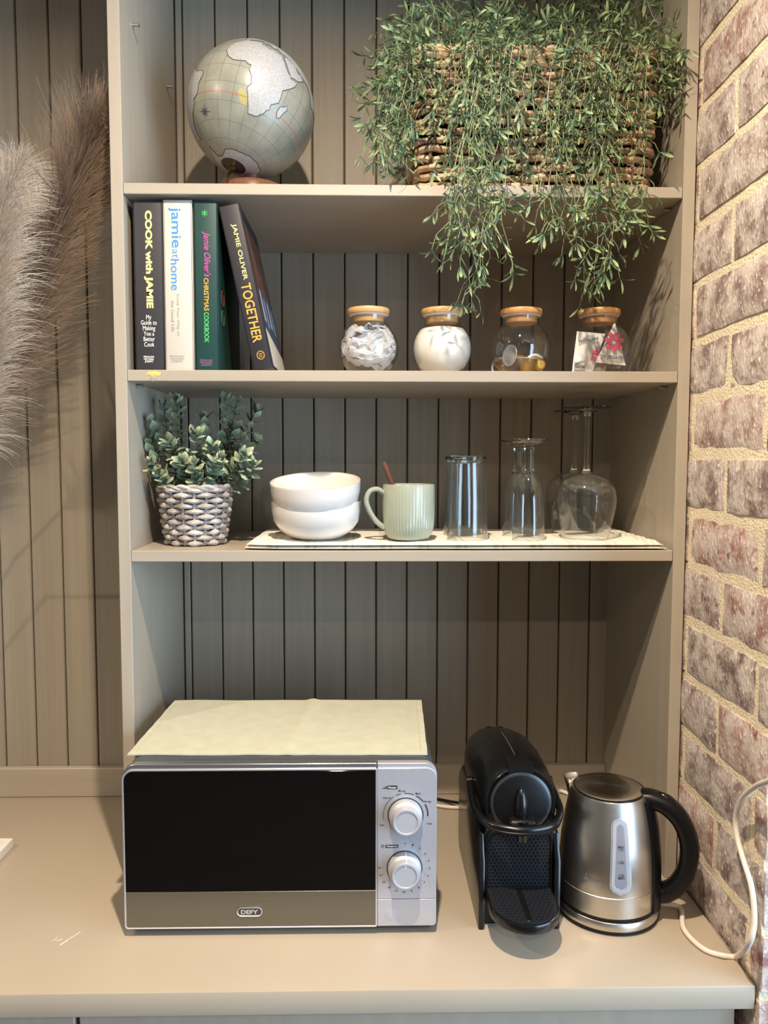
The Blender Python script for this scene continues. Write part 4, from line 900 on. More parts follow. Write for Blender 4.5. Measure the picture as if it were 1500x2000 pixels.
# mug
M_sage = M('sage_glaze', rgb(158, 164, 146), 0.25, coat=0.4, var=0.03, vscale=20); my = 0.047; mx_ = ony(798, 1000, my).x
mug = thing('mug', 'sage green mug with fluted sides and a looped handle', 'mug', (mx_, my, ZT))
b = MB(); prof = [(0.0, 0.0), (0.026, 0.0), (0.032, 0.002), (0.0375, 0.010), (0.0405, 0.022), (0.0415, 0.04), (0.0415, 0.086), (0.0408, 0.0885), (0.0395, 0.0885), (0.0388, 0.086), (0.0385, 0.04), (0.0370, 0.022), (0.030, 0.007), (0.0, 0.0055)]
n = 200; vs = []; m = len(prof)
for i in range(n):
    a = 2 * PI * i / n
    for k, (R0, z) in enumerate(prof):
        fl = 0.0009 * (abs(math.sin(a * 25)) - 0.6) if 2 <= k <= 5 else 0
        if k == 6: fl = 0.0002
        vs.append(((R0 + fl) * math.cos(a), (R0 + fl) * math.sin(a), z))
b.add(vs, [(i * m + k, ((i + 1) % n) * m + k, ((i + 1) % n) * m + k + 1, i * m + k + 1) for i in range(n) for k in range(m - 1)]); b.build('cup', M_sage, mug, angle=50)
hp = catmull([(-0.0395, -0.006, 0.074), (-0.050, -0.008, 0.0805), (-0.062, -0.0095, 0.0775), (-0.0675, -0.010, 0.064), (-0.0635, -0.0098, 0.048), (-0.053, -0.0085, 0.031), (-0.0395, -0.006, 0.0195)], 6)
MB().tube(hp, 0.0042, 10, flat=1.6).build('handle', M_sage, mug)
sp = thing('spoon', 'dark brown wooden spoon standing in the sage mug', 'spoon', (mx_, my, ZT))
a = ony(749, 902, my + 0.012) - sp.location; b0 = Vector((0.004, 0.01, 0.012)); MB().tube([b0, b0.lerp(a, 0.5), b0.lerp(a, 0.9), a], [0.0032, 0.003, 0.0042, 0.0036], 8, flat=0.6).build('handle', M('dark_spoon_wood', rgb(98, 56, 42), 0.5), sp)
b = MB().sphere((0.004, 0.01, 0.0165), 0.011, 0.9, 0.5, 0.9, 16, 10); b.build('spoon_head', MATS['dark_spoon_wood'], sp)
# glasses standing upside down
def tumbler(u, y, label):
    X = ony(u, 1040, y).x; t = thing('tumbler', label, 'glass', (X, y, ZT), group='tumblers standing upside down')
    MB().lathe([(0.0326, 0.0), (0.0330, 0.001), (0.0332, 0.022), (0.0322, 0.066), (0.0298, 0.112), (0.0286, 0.1275), (0.0276, 0.1305), (0.0260, 0.1240), (0.0276, 0.110), (0.0304, 0.064), (0.0312, 0.022), (0.0312, 0.001)], 48, closed=True).build('wall', M_glass, t, angle=70)
    MB().lathe([(0.0, 0.1205), (0.025, 0.1215), (0.0284, 0.1255), (0.0302, 0.129), (0.0302, 0.1325), (0.0290, 0.1338), (0.0, 0.1325)], 48).build('base', M_stem, t)
tumbler(912, 0.053, 'plain tumbler upside down on the towel next to the sage mug'); tumbler(903, 0.135, 'plain tumbler upside down between the boarded wall and the other tumbler')
def goblet(u, y, label):
    X = ony(u, 1040, y).x; t = thing('stemmed_glass', label, 'glass', (X, y, ZT), group='short stemmed glasses standing upside down')
    MB().lathe([(0.0255, 0.0000), (0.0260, 0.0011), (0.0262, 0.0228), (0.0252, 0.0512), (0.0215, 0.0797), (0.0150, 0.0990), (0.0090, 0.1064), (0.0085, 0.1041), (0.0140, 0.0962), (0.0198, 0.0774), (0.0236, 0.0512), (0.0248, 0.0228), (0.0246, 0.0011)], 48, closed=True).build('bowl', M_glass, t, angle=70)
    MB().lathe([(0.0, 0.1030), (0.0095, 0.1041), (0.0105, 0.1075), (0.0078, 0.1127), (0.0070, 0.1195), (0.0070, 0.1388), (0.0082, 0.1462), (0.0100, 0.1496), (0.0, 0.1508)], 32).build('stem', M_stem, t)
    MB().lathe([(0.0, 0.1496), (0.0100, 0.1496), (0.0160, 0.1536), (0.0290, 0.1576), (0.0305, 0.1593), (0.0298, 0.1608), (0.0, 0.1614)], 48).build('foot', M_stem, t)
goblet(1031.5, 0.047, 'short stemmed glass upside down, nearer the shelf edge of its pair'); goblet(1011, 0.120, 'short stemmed glass upside down, nearer the boarded wall of its pair')
def wine(u, y, label):
    X = ony(u, 1040, y).x; t = thing('wine_glass', label, 'glass', (X, y, ZT), group='balloon wine glasses standing upside down')
    o_ = [(0.0365, 0.0000), (0.0395, 0.0127), (0.0440, 0.0317), (0.0480, 0.0507), (0.0492, 0.0634), (0.0470, 0.0793), (0.0400, 0.0930), (0.0280, 0.1020), (0.0120, 0.1062), (0.0045, 0.1073)]
    i_ = [(max(0.001, R0 - 0.0011), z - (0.0008 if z > 0.08 else 0)) for R0, z in o_][::-1]
    MB().lathe(o_ + i_, 56, closed=True).build('bowl', M_glass, t, angle=70)
    MB().lathe([(0.0, 0.1052), (0.0095, 0.1063), (0.0065, 0.1094), (0.0042, 0.1147), (0.0036, 0.1268), (0.0038, 0.1955), (0.0055, 0.2035), (0.0095, 0.2077), (0.0, 0.2082)], 24).build('stem', M_stem, t)
    MB().lathe([(0.0, 0.2077), (0.0095, 0.2074), (0.0200, 0.2098), (0.0370, 0.2117), (0.0376, 0.2125), (0.0370, 0.2132), (0.0, 0.2140)], 48).build('foot', M_stem, t)
wine(1143, 0.066, 'balloon wine glass upside down, nearer the shelf edge of its pair'); wine(1119, 0.170, 'balloon wine glass upside down, nearer the boarded wall of its pair')

# ------------------------------------------------------------------ microwave oven
MWX, MWY, MWZ = 0.2434, -0.141, ZC + 0.0002          # centre of the front face, on the worktop
mw = thing('microwave', 'silver and black microwave oven with two dials on the worktop', 'microwave', (MWX, MWY, MWZ))
HWm = 0.2185; zb0 = 0.0118; zt0 = 0.2412; zr = 0.2478
M_body = M('microwave_grey_metal', rgb(112, 114, 118), 0.36, metal=0.7)
MB().prism(rrect(-HWm + 0.003, HWm - 0.003, zb0 + 0.002, zr, (0.006, 0.006, 0.016, 0.016)), 'y', 0.012, 0.292, 0.003, 2).build('body', M_body, mw)
DX = 0.1352                                                # door / control panel joint
M_glassb = M('black_door_glass', rgb(7, 7, 8), 0.05, coat=0.0, spec=0.6); M_olive = M('smoked_metal_strip', rgb(126, 120, 106), 0.30, metal=0.75, var=0.03, vscale=60, stretch=(0.2, 1, 8))
M_bez = M('bezel_silver', rgb(168, 170, 172), 0.26, metal=0.85)
dr = MB(); dr.prism(rrect(-HWm, DX - 0.0012, zb0, zr, (0.004, 0.0005, 0.0005, 0.018)), 'y', 0.0005, 0.0122, 0.0004, 1); dr = dr.build('door', M_bez, mw)
MB().prism(rrect(-HWm + 0.0022, DX - 0.0022, 0.0655, zt0 - 0.003, (0.0003, 0.0003, 0.0003, 0.0135)), 'y', -0.0016, 0.002, 0.0003, 1).build('door_glass', M_glassb, dr)
MB().prism(rrect(-HWm + 0.0022, DX - 0.0022, zb0 + 0.0022, 0.0653, (0.003, 0.0003, 0.0003, 0.0003)), 'y', -0.0016, 0.002, 0.0003, 1).build('lower_strip', M_olive, dr)
edge = [(x, -0.0008, z) for x, z in rrect(-HWm + 0.0012, DX - 0.0014, zb0 + 0.0012, zt0 - 0.0012, (0.004, 0.0012, 0.0012, 0.0145))]
MB().tube(edge, 0.0015, 6, closed=True).build('chrome_edge', M_chrome, dr)
bgx = ony(488, 1779, MWY).x - MWX; bgz = ony(488, 1779, MWY).z - MWZ
bd = MB(); bd.prism([(x + bgx, z + bgz) for x, z in rrect(-0.0178, 0.0178, -0.0066, 0.0066, 0.0066, 6)], 'y', -0.0026, -0.001, 0.0005, 1); bd = bd.build('badge', M('badge_grey', rgb(92, 92, 92), 0.3, metal=0.8), dr)
MB().tube([(x + bgx, -0.0027, z + bgz) for x, z in rrect(-0.0172, 0.0172, -0.006, 0.006, 0.006, 6)], 0.0008, 5, closed=True).build('badge_ring', M_chrome, dr)
text_part('brand_print', 'DEFY', M_chrome, dr, (bgx, -0.0027, bgz), RX, UPZ, 0.024, 0.0062, 0.03)
cpn = MB(); cpn.prism(rrect(DX + 0.0004, HWm, zb0, zr - 0.0005, (0.0005, 0.005, 0.017, 0.0005)), 'y', 0.001, 0.0122, 0.0004, 1); cpn = cpn.build('control_panel', M_silver, mw)
MB().prism(rrect(DX + 0.0006, HWm - 0.0006, 0.0528, zt0, (0.0003, 0.0003, 0.015, 0.0003)), 'y', -0.0014, 0.003, 0.0004, 1).build('dial_plate', M_silver, cpn)
MB().prism(rrect(DX + 0.0006, HWm - 0.001, zb0 + 0.001, 0.0518, (0.0005, 0.004, 0.0003, 0.0003)), 'y', -0.0012, 0.003, 0.0004, 1).build('door_button', M_silver, cpn)
p = ony(762, 1786, MWY); b = MB(); b.lathe([(0.0, 0.0018), (0.005, 0.0014), (0.0095, 0.0)], 28); b.v = [(x + p.x - MWX, -0.0012 - z * 0.5, y + p.z - MWZ) for x, y, z in b.v]; b.build('push_dimple', M_knob, cpn)
def knob(u, v, ang, mark=True):
    p = ony(u, v, MWY) - Vector((MWX, MWY, MWZ)); b = MB()
    b.lathe([(0.0235, 0.0), (0.0235, 0.0), (0.0228, 0.010), (0.0195, 0.0135), (0.0190, 0.0225), (0.0182, 0.0240), (0.0162, 0.0242), (0.0155, 0.0228), (0.0, 0.0228)], 48)
    b.v = [(x + p.x, -0.0013 - z, y + p.z) for x, y, z in b.v]; k = b.build('knob', M_knob, cpn, angle=35)
    if mark: MB().box((p.x - 0.0007, -0.0242, p.z + 0.011), (p.x + 0.0007, -0.0013, p.z + 0.0237), 0.0003, 1, rot=Matrix.Rotation(ang, 3, 'Y'), piv=(p.x, 0, p.z)).build('pointer', M_white, k)
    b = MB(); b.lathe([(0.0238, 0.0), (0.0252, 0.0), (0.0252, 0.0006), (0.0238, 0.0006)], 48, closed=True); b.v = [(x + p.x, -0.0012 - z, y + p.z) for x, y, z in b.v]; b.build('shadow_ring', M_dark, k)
    return p
k1 = knob(792, 1591, 0.0, False); k2 = knob(790, 1694, 0.06)
yp = -0.0016
def chip(u0, v0, u1, v1, txt, nm):
    a = ony(u0, v0, MWY); c = ony(u1, v1, MWY); b = MB().box((a.x - MWX, yp, c.z - MWZ), (c.x - MWX, yp + 0.0004, a.z - MWZ)); o = b.build(nm, M_dark, cpn, smooth=False)
    text_part('chip_print', txt, M_white, cpn, ((a.x + c.x) / 2 - MWX, yp - 0.0001, (a.z + c.z) / 2 - MWZ), RX, UPZ, (c.x - a.x) * 0.8, (a.z - c.z) * 0.55, 0.015)
chip(757, 1533.5, 776, 1540.5, 'Power', 'label_chip'); chip(753, 1649, 778, 1655, 'Time(mins)', 'label_chip')
b = MB()
for i in range(5): p = ony(746 + i * 2.2, 1540, MWY); b.box((p.x - MWX, yp, p.z - MWZ), (p.x - MWX + 0.0011, yp + 0.0003, p.z - MWZ + 0.0006 + i * 0.0009))
b.build('level_symbol', M_dark, cpn, smooth=False)
p = ony(747.5, 1652, MWY); MB().tube([(p.x - MWX + 0.0021 * math.cos(a), yp, p.z - MWZ + 0.0021 * math.sin(a)) for a in [2 * PI * i / 14 for i in range(14)]], 0.0003, 4, closed=True).tube([(p.x - MWX, yp, p.z - MWZ), (p.x - MWX, yp, p.z - MWZ + 0.0026)], 0.0003, 4).build('clock_symbol', M_dark, cpn)
def arc(c, R0, a0, a1, wd): 
    P = [(c.x + R0 * math.sin(a0 + (a1 - a0) * i / 10), yp, c.z + R0 * math.cos(a0 + (a1 - a0) * i / 10)) for i in range(11)]; return MB().tube(P, wd, 5, flat=0.3, up=None)
for a0, a1, wd in ((-1.75, -0.55, 0.00035), (-0.46, -0.22, 0.0005), (-0.06, 0.38, 0.0006), (0.50, 0.92, 0.0008), (1.06, 1.62, 0.0011)): arc(k1, 0.0312, a0, a1, wd).build('power_scale', M_dark, cpn)
for a0, tx, ww_ in ((-1.98, 'Low', 0.006), (-0.78, 'Defrost', 0.011), (-0.14, 'M.Low', 0.010), (0.50, 'Med', 0.007), (1.0, 'M.High', 0.010), (1.95, 'High', 0.007)):
    R0 = 0.0352 if abs(a0) < 1.2 else 0.0345; text_part('power_print', tx, M_dark, cpn, (k1.x + (R0 + 0.002 * abs(math.sin(a0))) * math.sin(a0), yp, k1.z + R0 * math.cos(a0)), RX, UPZ, ww_, 0.0028, 0.008)
for i, tx in enumerate(('0', '1', '2', '3', '4', '5', '6', '7', '8', '9', '10', '15', '20', '25', '30', '35')):
    a0 = i * 2 * PI / 20 + 0.02; text_part('timer_print', tx, M_dark, cpn, (k2.x + 0.0352 * math.sin(a0), yp, k2.z + 0.0352 * math.cos(a0)), RX, UPZ, 0.0015 * len(tx) + 0.0006, 0.0026, 0.008)
b = MB()
for i in range(16): a0 = i * 2 * PI / 20 + 0.02; b.box((k2.x + 0.0312 * math.sin(a0) - 0.0004, yp, k2.z + 0.0312 * math.cos(a0) - 0.0004), (k2.x + 0.0312 * math.sin(a0) + 0.0004, yp + 0.0003, k2.z + 0.0312 * math.cos(a0) + 0.0004))
b.build('timer_ticks', M_dark, cpn, smooth=False)
for sx in (-1, 1):
    for yy in (0.03, 0.27): MB().lathe([(0.012, 0.0), (0.013, 0.001), (0.013, zb0 + 0.003)], 20, (sx * 0.19, yy, 0)).build('foot', M_blackmat, mw)
MB().box((-HWm + 0.008, 0.006, 0.0065), (HWm - 0.008, 0.286, zb0 + 0.003)).build('bottom_plate', M_dark, mw, smooth=False)

# cloth on the microwave
M_cloth = M('sage_cloth', rgb(184, 183, 162), 0.85, var=0.05, vscale=40, bump=0.35, bscale=900, bdist=0.0005)
ctop = MWZ + zr; cl = thing('placemat', 'pale sage green cloth placemat lying on top of the microwave', 'placemat', (MWX, 0.012, ctop))
c00 = onz(249, 1477, ctop); c10 = onz(835, 1476, ctop); c11 = onz(823, 1370, ctop); c01 = onz(341, 1371, ctop); O = Vector((MWX, 0.012, ctop))
def cl_fn(u, v, s):
    p = c00.lerp(c10, u).lerp(c01.lerp(c11, u), v) - O
    p.x += 0.0016 * noise.noise(Vector((v * 7, 3.3, 0))) * (1 if u < 0.5 else 0.5); p.y += 0.0018 * noise.noise(Vector((u * 6, 1.1, 0)))
    cre = 0.0030 * min(1, v * 1.2 + 0.25) * math.exp(-((u - 0.53 - 0.03 * v) / 0.018) ** 2) + 0.0005 * noise.noise(Vector((u * 14, v * 9, 2)))
    lift = 0.0012 + max(0, cre) + 0.0010 * max(0, noise.noise(Vector((u * 4, v * 3, 5))))
    return p + Vector((0, 0, lift + s))
b = MB(); b.grid(lambda u, v: cl_fn(u, v, 0.0016), 60, 30); b.grid(lambda u, v: cl_fn(1 - u, v, -0.0004), 60, 30)
ring = [(i / 60, 0) for i in range(60)] + [(1, j / 30) for j in range(30)] + [(1 - i / 60, 1) for i in range(60)] + [(0, 1 - j / 30) for j in range(30)]
tp = [cl_fn(u, v, 0.0016) for u, v in ring]; bt = [cl_fn(u, v, -0.0004) for u, v in ring]; n = len(ring); b.add(tp + bt, [(i, (i + 1) % n, n + (i + 1) % n, n + i) for i in range(n)]); b.build('cloth', M_cloth, cl)
hem = [cl_fn(u, v, 0.0017) for u, v in [(0.022 + 0.956 * a, 0.04 + 0.92 * c) for a, c in ring]]
MB().tube(hem, 0.00035, 4, closed=True).build('hem_stitch', M('hem_thread', rgb(176, 174, 136), 0.8), cl)

# ------------------------------------------------------------------ capsule coffee machine
CX = 0.5815; cm = thing('coffee_machine', 'black capsule coffee machine with a round front and lever loop', 'coffee machine', (CX, 0, ZC + 0.0002))
def section(y, hw, z0, z1, pw=2.6, n=28):
    P = []; cz = (z0 + z1) / 2; hz = (z1 - z0) / 2
    for i in range(n):
        a = 2 * PI * i / n; c, s = math.cos(a), math.sin(a)
        P.append((hw * math.copysign(abs(c) ** (2 / pw), c), y, cz + hz * math.copysign(abs(s) ** (2 / pw), s)))
    return P
def loft(secs):
    b = MB(); n = len(secs[0]); vs = [p for s in secs for p in s]
    fs = [(j * n + i, j * n + (i + 1) % n, (j + 1) * n + (i + 1) % n, (j + 1) * n + i) for j in range(len(secs) - 1) for i in range(n)]
    fs += [tuple(range(n))[::-1], tuple((len(secs) - 1) * n + i for i in range(n))]; return b.add(vs, fs)
# upper barrel
loft([section(-0.128, 0.049, 0.140, 0.2290), section(-0.121, 0.0530, 0.132, 0.2340), section(-0.07, 0.0565, 0.118, 0.2355), section(-0.01, 0.058, 0.108, 0.2335, 2.8), section(0.045, 0.0570, 0.100, 0.2270, 2.8), section(0.09, 0.053, 0.095, 0.2170, 2.6), section(0.120, 0.044, 0.1, 0.2050, 2.4), section(0.134, 0.031, 0.115, 0.192, 2.2)]).build('housing', M_black, cm, angle=50)
for sx in (-1, 1):
    x0, x1 = (sx * 0.0585, sx * 0.0495)
    MB().prism([(-0.133, 0.0), (0.110, 0.0), (0.120, 0.02), (0.114, 0.13), (0.07, 0.160), (-0.03, 0.158), (-0.100, 0.150), (-0.120, 0.135), (-0.126, 0.112), (-0.133, 0.100)], 'x', min(x0, x1), max(x0, x1), 0.0022, 2).build('side_wall', M_black, cm, angle=35)
loft([section(0.06, 0.050, 0.0, 0.13, 5), section(0.12, 0.050, 0.0, 0.135, 4), section(0.145, 0.042, 0.0, 0.13, 3), section(0.15, 0.036, 0.005, 0.125, 3)]).build('water_tank', M_black, cm, angle=50)
MB().box((-0.0495, -0.118, 0.0), (0.0495, 0.09, 0.14)).build('core', M_blackmat, cm, smooth=False)
def disc(prof, y, z, n=40):
    b = MB(); b.lathe(prof, n); b.v = [(x, y - zz, z + yy) for x, yy, zz in b.v]; return b
DZ = 0.1865; DY = -0.128
disc([(0.0, 0.008), (0.034, 0.0075), (0.0405, 0.0055), (0.0425, 0.002), (0.043, -0.002)], DY, DZ).build('front_disc', M_blackmat, cm)
disc([(0.0422, 0.0058), (0.0432, 0.0052), (0.0434, 0.004), (0.0426, 0.0045)], DY, DZ).build('disc_ring', M('dark_ring', rgb(70, 72, 76), 0.3, metal=0.6), cm)
b = MB().sphere((0, 0, 0), 1.0, 0.0098, 0.012, 0.029, 20, 14); b.v = [(x, y + DY - 0.007, z + DZ - 0.006) for x, y, z in b.v]; b.build('grip', M_black, cm)
disc([(0.0455, -0.002), (0.0475, 0.001), (0.0495, -0.001), (0.0505, -0.006)], DY, DZ).build('collar', M_black, cm)
loft([section(-0.132, 0.0185, 0.2240, 0.2385, 4), section(-0.115, 0.019, 0.218, 0.2435, 4), section(-0.098, 0.0165, 0.222, 0.2420, 4)]).build('latch', M_blackmat, cm, angle=50)
MB().tube([(0.0, -0.096, 0.2362), (0.0, -0.06, 0.2360), (0.0, -0.01, 0.2338), (0.0, 0.03, 0.2293)], 0.0006, 5).build('seam', M('seam_grey', rgb(96, 92, 90), 0.4), cm)
for sx in (-1, 1):
    b = MB(); b.lathe([(0.0, 0.0015), (0.0055, 0.0014), (0.0068, 0.0)], 20, (sx * 0.0095, 0.098, 0.2125)); o = b.build('button', M_blackmat, cm)
    MB().lathe([(0.0066, 0.0004), (0.0074, 0.0010), (0.0080, 0.0)], 20, (sx * 0.0095, 0.098, 0.2125), closed=True).build('button_ring', M_steel, o)
LP = catmull([(-0.0590, -0.040, 0.180), (-0.0620, -0.075, 0.172), (-0.0600, -0.115, 0.165), (-0.042, -0.148, 0.161), (0.0, -0.161, 0.160), (0.042, -0.148, 0.161), (0.0600, -0.115, 0.165), (0.0620, -0.075, 0.172), (0.0590, -0.040, 0.180)], 7)
lv = MB().tube(LP, 0.0055, 10).build('lever_loop', M_black, cm)
MB().tube([Vector(p) + Vector((0, -0.0040, -0.0040)) for p in LP[12:-12]], 0.0028, 6).build('lever_trim', M_blackmat, lv)
for sx in (-1, 1): MB().tube([(sx * 0.0575, -0.042, 0.180), (sx * 0.0655, -0.042, 0.180)], 0.0064, 12).build('hinge', M_black, lv)
MB().lathe([(0.0, 0.136), (0.0068, 0.136), (0.0082, 0.138), (0.0088, 0.166), (0.0, 0.166)], 20, (0.0, -0.146, 0)).build('spout', M_black, cm)
MB().box((-0.020, -0.152, 0.150), (0.020, -0.118, 0.168), 0.006, 3).build('spout_holder', M_blackmat, cm)
gy = -0.1235
MB().prism(rrect(-0.0495, 0.0495, 0.004, 0.146, (0.002, 0.002, 0.012, 0.012)), 'y', gy + 0.0012, gy + 0.006, 0.001, 1).build('grid_back', M('grid_black', rgb(8, 8, 10), 0.4), cm)
b = MB(); s = 0.0058; rows_ = int((0.137 - 0.050) / (s * 0.866))
for j in range(rows_):
    for i in range(-8, 9):
        x = i * s + (s / 2 if j % 2 else 0); z = 0.053 + j * s * 0.866
        if abs(x) > 0.0435 or (z > 0.127 and abs(x) > 0.0435 - (z - 0.127) * 1.2): continue
        o_ = []; i_ = []
        for k in range(6):
            a = PI / 3 * k + PI / 6; o_.append((x + s * 0.577 * math.cos(a), gy, z + s * 0.577 * math.sin(a))); i_.append((x + s * 0.40 * math.cos(a), gy, z + s * 0.40 * math.sin(a)))
        d_ = [(p[0], gy + 0.0012, p[2]) for p in i_]
        b.add(o_ + i_ + d_, [(k, (k + 1) % 6, 6 + (k + 1) % 6, 6 + k) for k in range(6)] + [(6 + k, 6 + (k + 1) % 6, 12 + (k + 1) % 6, 12 + k) for k in range(6)])
o = b.build('hexagon_grid', M_blackgrid, cm, smooth=False); o['kind'] = 'stuff'
MB().tube([(x, gy, z) for x, z in rrect(-0.0465, 0.0465, 0.046, 0.139, (0.002, 0.002, 0.012, 0.012), 5)], 0.0018, 6, closed=True).build('grid_frame', M_blackmat, cm)
# raised drip tray
TZ = 0.042; TF = -0.162
def tray_pts(k): return [(-0.0485 * k, -0.122), (-0.0485 * k, TF)] + [(0.0485 * k * math.cos(a), TF + 0.052 * k * math.sin(a)) for a in [PI + PI * i / 22 for i in range(1, 22)]] + [(0.0485 * k, TF), (0.0485 * k, -0.122)]
tr_ = MB().prism(tray_pts(1.0), 'z', TZ, TZ + 0.0135, 0.002, 2).build('drip_tray', M_black, cm)
MB().prism(tray_pts(0.93), 'z', TZ + 0.0130, TZ + 0.0142).build('tray_plate', M_blackgrid, tr_, smooth=False)
b = MB()
for j in range(13):
    for i in range(-6, 7):
        x = i * 0.0066 + (0.0033 if j % 2 else 0); y = -0.129 - j * 0.0066
        if abs(x) < 0.006 or (x / 0.042) ** 2 + (max(0, TF - y) / 0.045) ** 2 > 1: continue
        b.lathe([(0.0, 0.0011), (0.0015, 0.0009), (0.0021, 0.0)], 6, (x, y, TZ + 0.0141))
b.build('tray_studs', M_blackmat, tr_)
MB().box((-0.004, -0.205, TZ + 0.0141), (0.004, -0.126, TZ + 0.0150), 0.0005, 1).build('tray_slot', MATS['grid_black'], tr_)

# ------------------------------------------------------------------ kettle on its base
def brushed(name, col, rough):
    m = M(name, col, rough, metal=1.0, var=0.04, vscale=30, stretch=(1, 1, 40), bump=0.05, bscale=60, bstretch=(1, 1, 60), bdist=0.0004); b = m.node_tree.nodes['Principled BSDF']; b.inputs['Anisotropic'].default_value = 0.6; return m
M_ss = brushed('brushed_steel', rgb(214, 206, 194), 0.30); M_ss2 = brushed('polished_steel_lid', rgb(206, 200, 190), 0.24)
KC = Vector((0.7235, -0.078, ZC + 0.0002))
kb = thing('power_dock', 'round black and steel power base under the kettle', 'power base', KC)
MB().lathe([(0.0, 0.0), (0.073, 0.0), (0.0755, 0.002), (0.0755, 0.005), (0.0, 0.005)], 64).build('foot_ring', M_blackmat, kb)
MB().lathe([(0.0, 0.0045), (0.0742, 0.0045), (0.0745, 0.006), (0.0738, 0.016), (0.0725, 0.0175), (0.0, 0.0178)], 64).build('steel_band', M_ss, kb)
kt = thing('kettle', 'brushed steel kettle with a black loop handle and water window', 'kettle', KC + Vector((0, 0, 0.0181)))
prof = [(0.0, 0.0), (0.0700, 0.0), (0.0712, 0.0015), (0.0712, 0.003), (0.0712, 0.012), (0.0710, 0.0335), (0.0702, 0.0342), (0.0708, 0.0352), (0.0703, 0.06), (0.0682, 0.09), (0.0645, 0.118), (0.0598, 0.142), (0.0560, 0.158), (0.0548, 0.163), (0.0535, 0.1655), (0.0, 0.166)]
MB().lathe(prof, 80).build('body', M_ss, kt, angle=30)
MB().lathe([(0.0695, 0.0), (0.0716, 0.0), (0.0717, 0.004), (0.0708, 0.005)], 64, closed=True).build('bottom_ring', M_blackmat, kt)
ld = MB().lathe([(0.0, 0.1705), (0.030, 0.1700), (0.0478, 0.1685), (0.0495, 0.167), (0.0495, 0.1655), (0.0, 0.1655)], 64).build('lid', M_ss2, kt)
MB().lathe([(0.0495, 0.1652), (0.0495, 0.1672), (0.0512, 0.1672), (0.0512, 0.1652)], 64, closed=True).build('lid_gap', M_blackmat, ld)
# spout towards the back left
sd = Vector((-0.80, 0.60, 0)).normalized(); sn = Vector((-sd.y, sd.x, 0)); b = MB(); vs = []; m_ = 12
for j, (r0, z, wd) in enumerate(((0.058, 0.120, 0.004), (0.062, 0.140, 0.016), (0.066, 0.158, 0.022), (0.071, 0.170, 0.019))):
    for i in range(m_ + 1):
        t = -1 + 2 * i / m_; vs.append(sd * (r0 - (r0 - 0.050) * t * t * (0.85 if j else 1)) + sn * (wd * t) + Vector((0, 0, z)))
b.add(vs, [(j * 13 + i, j * 13 + i + 1, (j + 1) * 13 + i + 1, (j + 1) * 13 + i) for j in range(3) for i in range(m_)])
sp_ = b.build('spout', M_ss, kt); so = sp_.modifiers.new('thickness', 'SOLIDIFY'); so.thickness = 0.0012; so.offset = -1
# handle to the right, a little forward
hd = Vector((0.92, -0.38, 0)).normalized(); hn = Vector((-hd.y, hd.x, 0))
def hp_(r0, z): return hd * r0 + Vector((0, 0, z))
outer = catmull([hp_(0.046, 0.158), hp_(0.062, 0.1580), hp_(0.084, 0.150), hp_(0.103, 0.130), hp_(0.1130, 0.100), hp_(0.1115, 0.066), hp_(0.099, 0.037), hp_(0.083, 0.022), hp_(0.068, 0.018)], 7)
hb = MB(); n = len(outer); wds = [0.0165 - 0.0015 * math.sin(PI * i / (n - 1)) for i in range(n)]; ths = [0.0115 + 0.0020 * math.sin(PI * i / (n - 1)) for i in range(n)]
vs = []; K = 12
for i, p in enumerate(outer):
    t = (outer[min(i + 1, n - 1)] - outer[max(i - 1, 0)]).normalized(); nr = t.cross(hn).normalized()
    for k in range(K):
        a = 2 * PI * k / K; c, s_ = math.cos(a), math.sin(a); vs.append(p + hn * (wds[i] * math.copysign(abs(c) ** 0.6, c)) + nr * (ths[i] * math.copysign(abs(s_) ** 0.75, s_)))
hb.add(vs, [(i * K + k, i * K + (k + 1) % K, (i + 1) * K + (k + 1) % K, (i + 1) * K + k) for i in range(n - 1) for k in range(K)] + [tuple(range(K))[::-1], tuple((n - 1) * K + k for k in range(K))])
hdl = hb.build('handle', M_blackmat, kt, angle=60)
# black spine down the body behind the handle
b = MB(); rows_z = [0.0005, 0.012, 0.034, 0.06, 0.09, 0.118, 0.142, 0.160]
def krad(z):
    for (r0, z0), (r1, z1) in zip(prof[1:-1], prof[2:]):
        if z0 <= z <= z1 and z1 > z0: return r0 + (r1 - r0) * (z - z0) / (z1 - z0)
    return 0.055
vs = []; base_a = math.atan2(hd.y, hd.x)
for z in rows_z:
    for (da, dr_) in ((-0.40, -0.002), (-0.39, 0.0035), (-0.2, 0.0075), (0.2, 0.0075), (0.34, 0.0045), (0.35, -0.002)):
        R0 = krad(z) + dr_; vs.append((R0 * math.cos(base_a + da), R0 * math.sin(base_a + da), z))
b.add(vs, [(j * 6 + i, j * 6 + i + 1, (j + 1) * 6 + i + 1, (j + 1) * 6 + i) for j in range(len(rows_z) - 1) for i in range(5)] + [tuple(range(6))[::-1], tuple((len(rows_z) - 1) * 6 + i for i in range(6))]); b.build('handle_spine', M_blackmat, kt)
pt = hp_(0.082, 0.1645); b = MB().sphere((0, 0, 0), 1, 0.0125, 0.0065, 0.0035, 16, 8); q = Matrix.Rotation(base_a, 3, 'Z') @ Matrix.Rotation(0.42, 3, 'Y'); b.v = [tuple(q @ Vector(v) + pt) for v in b.v]; b.build('lid_button', M_black, hdl)
# switch at the foot
pt = hp_(0.0705, 0.012); MB().tube([pt - hd * 0.004, pt + hd * 0.014 + Vector((0, 0, -0.004))], 0.0068, 14).build('switch', M('clear_switch', rgb(186, 180, 172), 0.15), kt)
